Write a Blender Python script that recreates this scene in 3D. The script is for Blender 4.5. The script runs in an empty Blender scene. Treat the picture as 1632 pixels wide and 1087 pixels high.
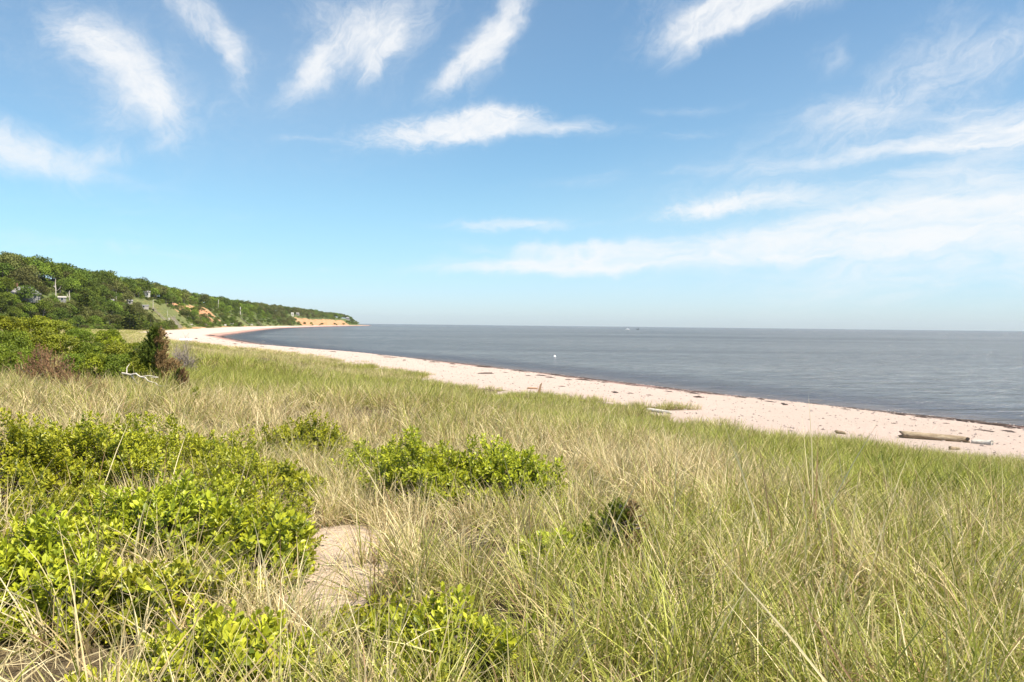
import bpy, math, random
import numpy as np
from mathutils import Matrix, Vector, Euler

random.seed(7)
RNG = np.random.default_rng(11)
R = math.radians
SC = bpy.context.scene
COL = SC.collection

# ------------------------------------------------------------------ camera
HAZE = True
CAM_Z = 6.0
FPX = 1632 * 28.0 / 36.0                     # focal length in photograph pixels
cam_data = bpy.data.cameras.new('camera')
cam_data.lens = 28.0
cam_data.sensor_width = 36.0
cam_data.clip_start = 0.1
cam_data.clip_end = 60000.0
cam = bpy.data.objects.new('camera', cam_data)
COL.objects.link(cam)
CAM_ROT = Matrix.Rotation(R(90 - 1.162), 4, 'X') @ Matrix.Rotation(R(0.636), 4, 'Z')
cam.matrix_world = Matrix.Translation((0, 0, CAM_Z)) @ CAM_ROT
SC.camera = cam
_CM = np.array(CAM_ROT.to_3x3())

# ------------------------------------------------------------------ sun, sky, exposure
SUN_EL, SUN_AZ = R(60), R(124)               # azimuth clockwise from +Y (the view direction): behind, to the right
sun_dir = Vector((math.sin(SUN_AZ) * math.cos(SUN_EL), math.cos(SUN_AZ) * math.cos(SUN_EL), math.sin(SUN_EL)))
sd = bpy.data.lights.new('sun', 'SUN')
sd.energy = 5.0
sd.angle = R(0.53)
sd.color = (1.0, 0.94, 0.83)
sun = bpy.data.objects.new('sun', sd)
sun.rotation_euler = sun_dir.to_track_quat('Z', 'Y').to_euler()
sun.location = (40, -60, 120)
COL.objects.link(sun)

SC.view_settings.view_transform = 'Standard'
SC.view_settings.look = 'None'
SC.view_settings.gamma = 1.0
SC.view_settings.use_curve_mapping = False
SC.view_settings.exposure = 0.8
cy = SC.cycles
cy.max_bounces = 6
cy.diffuse_bounces = 1
cy.glossy_bounces = 2
cy.transmission_bounces = 4
cy.transparent_max_bounces = 6
cy.volume_bounces = 0
cy.use_denoising = True

world = bpy.data.worlds.new('World')
SC.world = world
world.use_nodes = True
WT = world.node_tree
WT.nodes.clear()


class NG:
    """small helper round a node tree"""
    def __init__(self, nt):
        self.nt = nt

    def n(self, typ, **kw):
        nd = self.nt.nodes.new(typ)
        for k, v in kw.items():
            if k == 'inp':
                for a, b in v.items():
                    if isinstance(b, bpy.types.NodeSocket):
                        self.nt.links.new(b, nd.inputs[a])
                    else:
                        nd.inputs[a].default_value = b
            else:
                setattr(nd, k, v)
        return nd

    def math(self, op, a, b=None, c=None, clamp=False):
        nd = self.nt.nodes.new('ShaderNodeMath')
        nd.operation = op
        nd.use_clamp = clamp
        for i, v in enumerate((a, b, c)):
            if v is None:
                continue
            if isinstance(v, bpy.types.NodeSocket):
                self.nt.links.new(v, nd.inputs[i])
            else:
                nd.inputs[i].default_value = v
        return nd.outputs[0]

    def mix(self, f, a, b):
        nd = self.nt.nodes.new('ShaderNodeMix')
        nd.data_type = 'RGBA'
        for s, v in ((nd.inputs[0], f), (nd.inputs[6], a), (nd.inputs[7], b)):
            if isinstance(v, bpy.types.NodeSocket):
                self.nt.links.new(v, s)
            elif isinstance(v, (tuple, list)):
                s.default_value = (*v[:3], 1.0)
            else:
                s.default_value = v
        return nd.outputs[2]

    def noise(self, vec, scale, detail=4, rough=0.55, dist=0.0, dim='3D'):
        nd = self.nt.nodes.new('ShaderNodeTexNoise')
        nd.noise_dimensions = dim
        if vec is not None:
            self.nt.links.new(vec, nd.inputs['Vector'])
        nd.inputs['Scale'].default_value = scale
        nd.inputs['Detail'].default_value = detail
        nd.inputs['Roughness'].default_value = rough
        nd.inputs['Distortion'].default_value = dist
        return nd.outputs['Fac']

    def smooth(self, v, lo, hi, a=0.0, b=1.0):
        nd = self.nt.nodes.new('ShaderNodeMapRange')
        nd.interpolation_type = 'SMOOTHSTEP'
        self.nt.links.new(v, nd.inputs[0])
        for i, x in ((1, lo), (2, hi), (3, a), (4, b)):
            nd.inputs[i].default_value = x
        return nd.outputs[0]

    def mapping(self, vec, loc=(0, 0, 0), rot=(0, 0, 0), scale=(1, 1, 1), typ='POINT'):
        nd = self.nt.nodes.new('ShaderNodeMapping')
        nd.vector_type = typ
        self.nt.links.new(vec, nd.inputs[0])
        if typ != 'VECTOR':
            nd.inputs[1].default_value = loc
        nd.inputs[2].default_value = rot
        nd.inputs[3].default_value = scale
        return nd.outputs[0]


def pix_dir(px, py):
    """world direction that a photograph pixel looks along"""
    px = np.asarray(px, float)
    py = np.asarray(py, float)
    d = np.stack([(px - 816) / FPX, -(py - 543.5) / FPX, -np.ones_like(px)], -1) @ _CM.T
    return d / np.linalg.norm(d, axis=-1, keepdims=True)


def build_sky():
    g = NG(WT)
    sky = g.n('ShaderNodeTexSky', sky_type='NISHITA', sun_disc=False, sun_elevation=SUN_EL, sun_rotation=SUN_AZ,
              altitude=0.0, air_density=1.0, dust_density=0.3, ozone_density=4.5)
    tc = g.n('ShaderNodeTexCoord')
    d = tc.outputs['Generated']
    sp = g.n('ShaderNodeSeparateXYZ', inp={0: d})
    az = g.math('ARCTAN2', sp.outputs[0], sp.outputs[1])
    el = g.math('ARCSINE', sp.outputs[2])
    ae = g.n('ShaderNodeCombineXYZ', inp={0: az, 1: el}).outputs[0]
    # domain warp so that the cloud edges feather
    w1 = g.n('ShaderNodeTexNoise', inp={'Vector': ae, 'Scale': 8.0, 'Detail': 5.0})
    wv = g.n('ShaderNodeVectorMath', operation='SUBTRACT', inp={0: w1.outputs['Color'], 1: (0.5, 0.5, 0.5)}).outputs[0]
    wv = g.n('ShaderNodeVectorMath', operation='MULTIPLY', inp={0: wv, 1: (0.065, 0.032, 0.0)}).outputs[0]
    aew = g.n('ShaderNodeVectorMath', operation='ADD', inp={0: ae, 1: wv}).outputs[0]
    w2 = g.n('ShaderNodeTexNoise', inp={'Vector': ae, 'Scale': 34.0, 'Detail': 4.0, 'Roughness': 0.6})
    wv2 = g.n('ShaderNodeVectorMath', operation='SUBTRACT', inp={0: w2.outputs['Color'], 1: (0.5, 0.5, 0.5)}).outputs[0]
    wv2 = g.n('ShaderNodeVectorMath', operation='MULTIPLY', inp={0: wv2, 1: (0.026, 0.014, 0.0)}).outputs[0]
    aew = g.n('ShaderNodeVectorMath', operation='ADD', inp={0: aew, 1: wv2}).outputs[0]

    def field(ang, sx, sy, scale, rough=0.6):
        m = g.mapping(aew, rot=(0, 0, R(-ang)))
        m = g.mapping(m, scale=(sx, sy, 1))
        a = g.noise(m, scale * 1.9, 9, rough + .06, 0.9)
        b = g.noise(m, scale * 0.6, 6, 0.6, 0.3)
        return g.math('MULTIPLY_ADD', a, 0.62, g.math('MULTIPLY', b, 0.38))

    fields = {'A': field(47, 4.6, 9.5, 2.2, 0.66), 'B': field(-42, 5.0, 8.5, 2.2, 0.66),
              'C': field(6, 3.4, 13, 2.2, 0.62), 'P': field(8, 10, 20, 2.4, 0.66)}
    blobs = [  # photograph position, half sizes, tilt, strength, field
        ('P', 160, 72, 75, 34, -18, 1.0), ('B', 215, 115, 105, 62, -38, .8), ('A', 200, 160, 70, 45, 45, .55),
        ('B', 320, 26, 85, 30, -32, .95), ('B', 380, 105, 60, 20, -68, .55), ('A', 362, 155, 50, 13, 55, .4),
        ('A', 590, 42, 130, 62, 33, .95), ('A', 500, 115, 75, 26, 48, .8), ('B', 520, 40, 90, 45, -40, .6),
        ('A', 790, 52, 110, 36, 58, 1.15), ('A', 712, 128, 66, 20, 42, .85), ('A', 640, 95, 110, 50, 40, .25),
        ('P', 690, 208, 125, 28, 10, 1.25), ('P', 800, 196, 80, 26, 8, 1.0), ('C', 870, 203, 140, 16, 2, .95),
        ('A', 1130, 34, 95, 32, 28, 1.15), ('A', 1215, 12, 120, 26, 8, .95), ('A', 1060, 15, 90, 50, 40, .3),
        ('A', 1330, 98, 30, 26, 50, .42), ('A', 1465, 80, 90, 50, 44, .42), ('A', 1575, 80, 90, 42, 35, .4),
        ('C', 1370, 180, 120, 26, 2, .8), ('A', 1330, 215, 190, 40, 12, .42), ('C', 1600, 196, 110, 44, 4, .95),
        ('C', 1440, 240, 240, 16, 5, .85), ('C', 1520, 280, 180, 30, 8, .45),
        ('P', 1150, 326, 130, 21, 9, 1.15), ('C', 1245, 320, 80, 16, 4, .7),
        ('C', 1240, 384, 430, 30, 5, .9), ('C', 1530, 338, 300, 56, 5, .8), ('C', 900, 396, 170, 13, 1, .7),
        ('C', 1560, 400, 300, 60, 3, .55), ('C', 830, 361, 160, 12, 2, .8), ('C', 880, 422, 280, 15, 2, .8),
        ('B', 20, 238, 95, 34, -18, .95), ('A', 128, 254, 70, 22, 15, .8), ('C', 60, 262, 140, 16, -4, .5),
        ('C', 490, 225, 80, 7, 2, .45), ('A', 270, 222, 50, 15, 25, .4), ('C', 1080, 210, 80, 9, 4, .4),
        ('C', 1120, 265, 100, 11, 3, .42), ('C', 1100, 172, 90, 8, 2, .35), ('C', 230, 400, 180, 16, 2, .25),
        ('C', 60, 380, 140, 12, -3, .2), ('C', 500, 431, 70, 6, 2, .3), ('A', 60, 60, 130, 80, 30, .18),
        ('C', 930, 285, 120, 14, 8, .25), ('C', 1400, 445, 480, 60, 2, .28), ('C', 1150, 300, 200, 30, 8, .25), ('A', 1480, 130, 160, 50, 25, .3), ('B', 250, 170, 90, 40, -50, .45), ('A', 610, 95, 60, 18, 50, .5), ('V', 230, 110, 480, 190, -10, .08), ('V', 640, 70, 520, 180, 10, .07), ('V', 1480, 200, 480, 220, 10, .10), ('P', 230, 120, 380, 140, -10, .14), ('V', 1300, 380, 600, 130, 3, .14), ('C', 60, 330, 300, 60, 0, .15),
    ]
    sums = {}
    for fld, px, py, rx, ry, ang, st in blobs:
        v = pix_dir(px, py)
        a0, e0 = math.atan2(v[0], v[1]), math.asin(v[2])
        k = 1.5 / FPX
        loc = g.mapping(aew, (a0, e0, 0), (0, 0, R(ang - 0.6)), (rx * k, ry * k, 1), 'TEXTURE')
        ln = g.n('ShaderNodeVectorMath', operation='LENGTH', inp={0: loc}).outputs['Value']
        m = g.smooth(ln, 1.0, 0.0, 0.0, st)
        sums[fld] = m if fld not in sums else g.math('ADD', sums[fld], m)
    total = None
    for f, m in sums.items():
        if f == 'V':                                     # even, thin veil
            total = m if total is None else g.math('ADD', total, g.math('MULTIPLY', m, g.math('SUBTRACT', 1.0, total, clamp=True)))
            continue
        mc = g.math('MINIMUM', m, 1.15)
        e = g.math('MULTIPLY_ADD', g.math('SUBTRACT', fields[f], 0.5), 2.1, g.math('MULTIPLY_ADD', mc, 0.62, 0.38))
        e = g.smooth(e, 0.30, 1.32)
        e = g.math('MULTIPLY', e, g.math('POWER', g.math('MINIMUM', m, 1.0), 0.75))
        total = e if total is None else g.math('ADD', total, g.math('MULTIPLY', e, g.math('SUBTRACT', 1.0, total, clamp=True)))
    # thin cirrus over the rest of the dome, on a cloud layer in perspective
    zz = g.math('MAXIMUM', sp.outputs[2], 0.03)
    lay = g.n('ShaderNodeCombineXYZ', inp={0: g.math('DIVIDE', sp.outputs[0], zz), 1: g.math('DIVIDE', sp.outputs[1], zz)}).outputs[0]
    cir = g.noise(g.mapping(lay, rot=(0, 0, R(35)), scale=(0.35, 1.1, 1)), 1.3, 7, 0.62, 0.8)
    cir = g.smooth(cir, 0.5, 0.85, 0.0, 0.6)
    cir = g.math('MULTIPLY', cir, g.smooth(el, R(24), R(34)))
    total = g.math('ADD', total, cir, clamp=True)
    total = g.math('MULTIPLY', total, 0.92)
    # pale blue sea air low over the horizon, all the way round
    low = g.smooth(el, R(-1), R(9), 1.0, 0.0)
    tone = g.mix(low, (0.845, 1.03, 0.985), (0.73, 0.855, 1.10))
    base = g.n('ShaderNodeVectorMath', operation='MULTIPLY', inp={0: sky.outputs[0], 1: tone}).outputs[0]
    col = g.mix(total, base, (6.1, 6.15, 6.2))
    bg = g.n('ShaderNodeBackground', inp={'Color': col, 'Strength': 0.093})
    out = g.n('ShaderNodeOutputWorld', inp={'Surface': bg.outputs[0]})
    world.cycles.sampling_method = 'MANUAL'
    world.cycles.sample_map_resolution = 512


build_sky()

# ------------------------------------------------------------------ object helpers

def tag(o, label=None, cat=None, group=None, kind=None):
    if label:
        o['label'] = label
    if cat:
        o['category'] = cat
    if group:
        o['group'] = group
    if kind:
        o['kind'] = kind
    return o


def mesh(name, V, F, mats, smooth=False, attrs=None, mat_idx=None):
    """V (n,3); F a list of arrays of faces, (m,3) and/or (m,4)"""
    me = bpy.data.meshes.new(name)
    V = np.asarray(V, np.float32)
    if isinstance(F, np.ndarray):
        F = [F]
    F = [np.asarray(f, np.int32) for f in F if len(f)]
    loops = np.concatenate([f.ravel() for f in F])
    tot = np.concatenate([np.full(len(f), f.shape[1], np.int32) for f in F])
    start = np.concatenate([[0], np.cumsum(tot)[:-1]]).astype(np.int32)
    me.vertices.add(len(V))
    me.vertices.foreach_set('co', V.ravel())
    me.loops.add(len(loops))
    me.loops.foreach_set('vertex_index', loops)
    me.polygons.add(len(tot))
    me.polygons.foreach_set('loop_start', start)
    me.polygons.foreach_set('loop_total', tot)
    me.polygons.foreach_set('use_smooth', np.full(len(tot), smooth))
    for m in (mats if isinstance(mats, (list, tuple)) else [mats]):
        me.materials.append(m)
    if mat_idx is not None:
        me.polygons.foreach_set('material_index', np.asarray(mat_idx, np.int32))
    for k, v in (attrs or {}).items():
        a = me.attributes.new(k, 'FLOAT', 'POINT')
        a.data.foreach_set('value', np.asarray(v, np.float32))
    me.update(calc_edges=True)
    return me


def link(name, me, parent=None, loc=None):
    o = bpy.data.objects.new(name, me)
    COL.objects.link(o)
    if parent is not None:
        o.parent = parent
    if loc is not None:
        o.location = loc
    return o


def empty(name, loc, rz=0.0, label=None, cat=None, group=None):
    o = bpy.data.objects.new(name, None)
    COL.objects.link(o)
    o.empty_display_size = 0.2
    o.location = loc
    o.rotation_euler = (0, 0, rz)
    return tag(o, label, cat, group)


class MB:
    """collects simple shapes into one mesh"""
    def __init__(self):
        self.V, self.F3, self.F4, self.n = [], [], [], 0

    def add(self, V, F):
        V = np.asarray(V, float).reshape(-1, 3)
        for f in F:
            (self.F4 if len(f) == 4 else self.F3).append([i + self.n for i in f])
        self.V.append(V)
        self.n += len(V)

    def box(self, c, s, rz=0.0, tilt=0.0):
        x, y, z = (v / 2 for v in s)
        P = np.array([[a * x, b * y, d * z] for d in (-1, 1) for a, b in ((-1, -1), (1, -1), (1, 1), (-1, 1))])
        ct, st = math.cos(tilt), math.sin(tilt)
        P = P @ np.array([[1, 0, 0], [0, ct, -st], [0, st, ct]]).T
        cz, sz = math.cos(rz), math.sin(rz)
        P = P @ np.array([[cz, -sz, 0], [sz, cz, 0], [0, 0, 1]]).T
        self.add(P + np.asarray(c), [(0, 3, 2, 1), (4, 5, 6, 7), (0, 1, 5, 4), (1, 2, 6, 5), (2, 3, 7, 6), (3, 0, 4, 7)])

    def tube(self, pts, rad, n=5, cap=True):
        pts = np.asarray(pts, float)
        rad = np.broadcast_to(np.asarray(rad, float), (len(pts),))
        rings = []
        for i, p in enumerate(pts):
            t = pts[min(i + 1, len(pts) - 1)] - pts[max(i - 1, 0)]
            t = t / (np.linalg.norm(t) + 1e-9)
            u = np.cross(t, [0.13, 0.31, 0.94] if abs(t[2]) < 0.9 else [1, 0.2, 0])
            u /= np.linalg.norm(u)
            w = np.cross(t, u)
            rings.append([p + rad[i] * (math.cos(2 * math.pi * k / n) * u + math.sin(2 * math.pi * k / n) * w) for k in range(n)])
        V = np.array(rings).reshape(-1, 3)
        F = []
        for i in range(len(pts) - 1):
            for k in range(n):
                a, b = i * n + k, i * n + (k + 1) % n
                F.append((a, b, b + n, a + n))
        if cap:
            V = np.vstack([V, pts[:1], pts[-1:]])
            m = len(pts) * n
            L = (len(pts) - 1) * n
            for k in range(n):
                F.append((m, (k + 1) % n, k))
                F.append((m + 1, L + k, L + (k + 1) % n))
        self.add(V, F)

    def bar(self, a, b, w, h=None):
        """square bar from a to b"""
        self.tube([a, b], (w if h is None else (w + h) / 2) * 0.7071, 4)

    def me(self, name, mats, smooth=False, attrs=None):
        V = np.vstack(self.V)
        return mesh(name, V, [np.array(self.F4, np.int32).reshape(-1, 4), np.array(self.F3, np.int32).reshape(-1, 3)], mats, smooth, attrs)

    def build(self, name, mats, parent=None, smooth=False, loc=None):
        return link(name, self.me(name, mats, smooth), parent, loc)


# ------------------------------------------------------------------ materials
def new_mat(name):
    m = bpy.data.materials.new(name)
    m.use_nodes = True
    nt = m.node_tree
    nt.nodes.clear()
    return m, NG(nt)


def simple(name, c1, c2, scale=4.0, rough=0.8, bump=0.0, stretch=(1, 1, 1), spec=0.3, coords='Object'):
    m, g = new_mat(name)
    tc = g.n('ShaderNodeTexCoord')
    v = g.mapping(tc.outputs[coords], scale=stretch)
    f = g.smooth(g.noise(v, scale, 6, 0.6), 0.3, 0.7)
    b = g.n('ShaderNodeBsdfPrincipled', inp={'Base Color': g.mix(f, c1, c2), 'Roughness': rough, 'Specular IOR Level': spec})
    if bump:
        bp = g.n('ShaderNodeBump', inp={'Height': f, 'Strength': bump, 'Distance': 0.05})
        g.nt.links.new(bp.outputs[0], b.inputs['Normal'])
    g.n('ShaderNodeOutputMaterial', inp={'Surface': b.outputs[0]})
    return m


def leaf_mat(name, dark, light, tip, trans=0.35, gloss=0.25, rough=0.45, vary=0.12):
    """thin leaf: the 'tint' point attribute runs dark..light, 'warm' towards a third colour"""
    m, g = new_mat(name)
    t = g.n('ShaderNodeAttribute', attribute_name='tint').outputs['Fac']
    w = g.n('ShaderNodeAttribute', attribute_name='warm').outputs['Fac']
    oi = g.n('ShaderNodeObjectInfo').outputs['Random']
    c = g.mix(t, dark, light)
    c = g.mix(w, c, tip)
    v = g.smooth(oi, 0.0, 1.0, 1 - vary, 1 + vary)
    hs = g.n('ShaderNodeHueSaturation', inp={'Color': c, 'Value': v, 'Hue': g.smooth(oi, 0, 1, 0.49, 0.51)})
    c = hs.outputs[0]
    b = g.n('ShaderNodeBsdfPrincipled', inp={'Base Color': c, 'Roughness': rough, 'Specular IOR Level': gloss})
    tr = g.n('ShaderNodeBsdfTranslucent', inp={'Color': g.mix(0.25, c, tip)})
    mx = g.n('ShaderNodeMixShader', inp={0: trans, 1: b.outputs[0], 2: tr.outputs[0]})
    g.n('ShaderNodeOutputMaterial', inp={'Surface': mx.outputs[0]})
    return m

# ------------------------------------------------------------------ the lie of the land
def vnoise(x, y, s, seed=0):
    """smooth value noise in -1..1"""
    x = np.asarray(x, float) / s + seed * 17.13
    y = np.asarray(y, float) / s + seed * 9.71
    xi, yi = np.floor(x), np.floor(y)
    fx, fy = x - xi, y - yi
    fx, fy = fx * fx * (3 - 2 * fx), fy * fy * (3 - 2 * fy)

    def h(a, b):
        v = np.sin(a * 127.1 + b * 311.7 + seed * 74.7) * 43758.5453
        return (v - np.floor(v)) * 2 - 1
    return (h(xi, yi) * (1 - fx) + h(xi + 1, yi) * fx) * (1 - fy) + (h(xi, yi + 1) * (1 - fx) + h(xi + 1, yi + 1) * fx) * fy


def sst(v, a, b):
    t = np.clip((np.asarray(v, float) - a) / (b - a), 0, 1)
    return t * t * (3 - 2 * t)


_S = np.array([(160, -150), (100, -60), (62, 0), (32, 49.8), (20, 69), (10, 88), (-12, 130), (-32, 160), (-57, 195), (-94, 270),
               (-113, 312), (-127, 357), (-140, 409), (-170, 529), (-188, 604), (-234, 818), (-285, 1208), (-310, 1464),
               (-350, 1960), (-400, 2060), (-600, 2200), (-1000, 2500), (-2500, 3500), (-6000, 5200)], float)


def _refine(P, n=5):
    out = []
    Q = np.vstack([2 * P[0] - P[1], P, 2 * P[-1] - P[-2]])
    for i in range(1, len(Q) - 2):
        a, b, c, d = Q[i - 1:i + 3]
        for k in range(n):
            t = k / n
            out.append(0.5 * (2 * b + (c - a) * t + (2 * a - 5 * b + 4 * c - d) * t * t + (3 * b - a - 3 * c + d) * t ** 3))
    out.append(P[-1])
    return np.array(out)


SHORE = _refine(_S)
_A, _B = SHORE[:-1], SHORE[1:]
_D = _B - _A
_L2 = (_D ** 2).sum(1)


def shore_coords(x, y):
    """signed distance inland from the waterline, and the Y of the nearest point of it"""
    x = np.asarray(x, float)
    y = np.asarray(y, float)
    sh = x.shape
    P = np.stack([x.ravel(), y.ravel()], 1)
    best = np.full(len(P), 1e18)
    sign = np.ones(len(P))
    ys = np.zeros(len(P))
    for a, d, l2 in zip(_A, _D, _L2):
        r = P - a
        t = np.clip((r @ d) / l2, 0, 1)
        q = r - t[:, None] * d
        dist = (q ** 2).sum(1)
        k = dist < best - 1e-9
        best[k] = dist[k]
        sign[k] = np.where((d[0] * q[k, 1] - d[1] * q[k, 0]) >= 0, 1, -1)
        ys[k] = a[1] + t[k] * d[1]
    return (np.sqrt(best) * sign).reshape(sh), ys.reshape(sh)


def f_beach(ys):
    return np.interp(ys, [-150, 30, 60, 100, 160, 215, 300, 420, 500, 650, 800, 1200, 1500, 1900], [27, 27, 26, 26, 26, 24, 29, 32, 30, 31, 25, 18, 16, 6])


def f_toe(ys):
    return np.interp(ys, [-150, 100, 200, 250, 285, 320, 360, 420, 500, 650, 800, 1200, 1500, 1800, 1900, 2000], [400, 330, 260, 185, 100, 50, 38, 35, 33, 34, 27, 20, 16, 14, 18, 40])


def f_plateau(ys):
    return np.interp(ys, [-150, 100, 250, 320, 600, 900, 1200, 1420, 1600, 1750, 1880, 1960, 2060], [17, 19, 21, 22.5, 23.5, 22, 21, 20, 19, 18, 16, 9, 2])


def f_dune(ys):
    return np.interp(ys, [0, 60, 100, 150, 220, 320], [4.4, 4.4, 4.0, 3.1, 2.6, 2.3])


def land(x, y, fine=True):
    x = np.asarray(x, float)
    y = np.asarray(y, float)
    s, ys = shore_coords(x, y)
    s = s + 0.9 * vnoise(x, y, 14, 1) * sst(np.abs(s), 0, 6) + 0.45 * vnoise(x, y, 5, 2) * sst(ys, 20, 60)
    B, T, P, Hd = f_beach(ys), f_toe(ys), f_plateau(ys), f_dune(ys)
    z = np.where(s < 0, np.maximum(0.075 * s, -3.0), 0.0)
    z = z + 1.35 * sst(s, -1.0, B * 0.55) * (s > -1.0) + 0.25 * sst(s, B * 0.5, B)
    rise = sst(s, B - 1, B + 27)
    z = z + (Hd - 1.6) * rise
    hum = 0.32 * vnoise(x, y, 9, 3) + 0.2 * vnoise(x, y, 4, 4)
    r = np.hypot(x, y)
    hum = hum * sst(s, B - 3, B + 6) * (0.35 + 0.65 * sst(r, 5, 16))
    z = z + hum
    W = np.interp(ys, [200, 300, 420, 800], [80, 45, 34, 30])
    q = (s - T) / W
    up = sst(q, 0, 1.0) * 0.88 + 0.12 * sst(q, 0.8, 3.0)
    base = np.where(s < B + 27, 1.6 + (Hd - 1.6) * rise, Hd)
    z = z + np.maximum(P - base, 0) * up
    z = z + sst(q, 0.1, 0.6) * (1.6 * vnoise(x, y, 38, 5) + 0.7 * vnoise(x, y, 13, 6))
    # gullies on the bare cliff
    cl = cliff_mask(s, ys, q)
    z = z - cl * (1.3 * np.abs(vnoise(ys, np.zeros_like(ys), 7, 7)) + 0.5 * np.abs(vnoise(ys, s * 0.3, 2.6, 8)))
    return z


def cliff_mask(s, ys, q):
    big = sst(ys, 1120, 1180) * (1 - sst(ys, 1640, 1720)) * sst(q, 0.02, 0.06) * (1 - sst(q, 0.55, 0.68))
    return big


def vegetated(x, y):
    """1 where grass grows, 0 on the open beach"""
    s, ys = shore_coords(x, y)
    B = f_beach(ys)
    n = 2.6 * vnoise(x, y, 6, 11) + 1.9 * vnoise(x, y, 2.2, 12)
    return sst(s + n, B - 1.5, B + 2.0)


def hit(px, py, far=4000.0):
    """where the ray through a photograph pixel meets the ground (or the sea)"""
    d = pix_dir(px, py)
    ts = np.geomspace(1.2, far, 900)
    X, Y, Z = d[0] * ts, d[1] * ts, CAM_Z + d[2] * ts
    H = np.maximum(land(X, Y), 0.0)
    k = np.nonzero(Z < H)[0]
    if not len(k):
        return None
    k = max(k[0], 1)
    a, b = Z[k - 1] - H[k - 1], Z[k] - H[k]
    t = ts[k - 1] + (ts[k] - ts[k - 1]) * a / (a - b)
    p = np.array([d[0] * t, d[1] * t])
    return np.array([p[0], p[1], max(float(land(p[0], p[1])), 0.0)])


def along(px, py, dist):
    """the point on the ray through a pixel at a given depth (Y)"""
    d = pix_dir(px, py)
    return np.array([0, 0, CAM_Z]) + d * dist / d[1]


def ground_z(x, y):
    return float(land(np.array([x]), np.array([y]))[0])


# ------------------------------------------------------------------ ground, sea, haze
def ground_material():
    m, g = new_mat('shore_ground')
    pos = g.n('ShaderNodeNewGeometry').outputs['Position']
    veg = g.n('ShaderNodeAttribute', attribute_name='veg').outputs['Fac']
    wet = g.n('ShaderNodeAttribute', attribute_name='wet').outputs['Fac']
    clay = g.n('ShaderNodeAttribute', attribute_name='clay').outputs['Fac']
    wood = g.n('ShaderNodeAttribute', attribute_name='wood').outputs['Fac']
    bare = g.n('ShaderNodeAttribute', attribute_name='bare').outputs['Fac']
    n1 = g.noise(pos, 0.35, 5, 0.6)
    n2 = g.noise(pos, 9.0, 5, 0.7)
    n3 = g.noise(pos, 60.0, 3, 0.7)
    nb = g.noise(pos, 2.2, 5, 0.65)
    sand = g.mix(g.smooth(n1, 0.35, 0.65), (0.60, 0.445, 0.365), (0.55, 0.425, 0.345))
    sand = g.mix(g.smooth(n2, 0.5, 0.78), sand, (0.37, 0.285, 0.22))
    sand = g.mix(g.smooth(n3, 0.6, 0.74), sand, (0.24, 0.18, 0.14))
    sand = g.mix(g.smooth(n3, 0.40, 0.30), sand, (0.72, 0.64, 0.56))
    # shingle, pinker towards the waterline
    peb = g.n('ShaderNodeTexVoronoi', inp={'Vector': pos, 'Scale': 14.0})
    pc = g.n('ShaderNodeSeparateColor', inp={0: peb.outputs['Color']})
    shing = g.mix(pc.outputs[0], (0.45, 0.225, 0.165), (0.50, 0.325, 0.255))
    shing = g.mix(g.smooth(pc.outputs[1], 0.72, 0.9), shing, (0.24, 0.17, 0.14))
    wn = g.math('MULTIPLY_ADD', g.math('SUBTRACT', n1, 0.5), 0.5, wet)
    col = g.mix(g.smooth(wn, 0.22, 0.6), sand, shing)
    col = g.mix(g.smooth(wet, 0.82, 0.99), col, (0.20, 0.105, 0.08))
    # plant litter and thin turf
    litter = g.mix(g.smooth(nb, 0.35, 0.65), (0.17, 0.12, 0.065), (0.07, 0.05, 0.028))  # litter colour lowered to paint in the shade beneath the grass
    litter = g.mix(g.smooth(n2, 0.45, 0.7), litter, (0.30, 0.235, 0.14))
    far_turf = g.mix(g.smooth(n1, 0.35, 0.65), (0.235, 0.205, 0.085), (0.14, 0.16, 0.045))
    cd = g.n('ShaderNodeVectorMath', operation='LENGTH', inp={0: pos}).outputs['Value']
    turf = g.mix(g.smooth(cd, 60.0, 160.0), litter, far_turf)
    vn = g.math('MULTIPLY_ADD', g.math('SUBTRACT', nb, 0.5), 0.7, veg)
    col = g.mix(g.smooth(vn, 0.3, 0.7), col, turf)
    col = g.mix(g.smooth(g.math('MULTIPLY_ADD', g.math('SUBTRACT', nb, 0.5), 0.6, bare), 0.3, 0.65), col,
                g.mix(g.smooth(n2, 0.45, 0.75), (0.72, 0.54, 0.39), (0.50, 0.36, 0.24)))
    col = g.mix(wood, col, g.mix(g.smooth(n1, 0.35, 0.65), (0.125, 0.145, 0.04), (0.07, 0.09, 0.025)))
    cn = g.noise(g.mapping(pos, scale=(0.35, 0.05, 0.12)), 1.0, 6, 0.65)
    cl = g.mix(g.smooth(cn, 0.3, 0.7), (0.43, 0.20, 0.09), (0.50, 0.29, 0.155))
    cl = g.mix(g.smooth(cn, 0.58, 0.8), cl, (0.24, 0.12, 0.065))
    col = g.mix(g.smooth(clay, 0.35, 0.65), col, cl)
    rough = g.smooth(wet, 0.8, 1.0, 0.95, 0.55)
    h = g.math('MULTIPLY_ADD', n3, 0.25, g.math('MULTIPLY_ADD', n2, 0.6, nb))
    bp = g.n('ShaderNodeBump', inp={'Height': h, 'Strength': 0.8, 'Distance': 0.22})
    b = g.n('ShaderNodeBsdfPrincipled', inp={'Base Color': col, 'Roughness': rough, 'Specular IOR Level': 0.2, 'Normal': bp.outputs[0]})
    g.n('ShaderNodeOutputMaterial', inp={'Surface': b.outputs[0]})
    return m


SAND_SPOTS = [(*hit(528, 905)[:2], 0.50, 0.68), (*hit(538, 862)[:2], 0.42, 0.7), (*hit(518, 950)[:2], 0.30, 0.45)]


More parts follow.
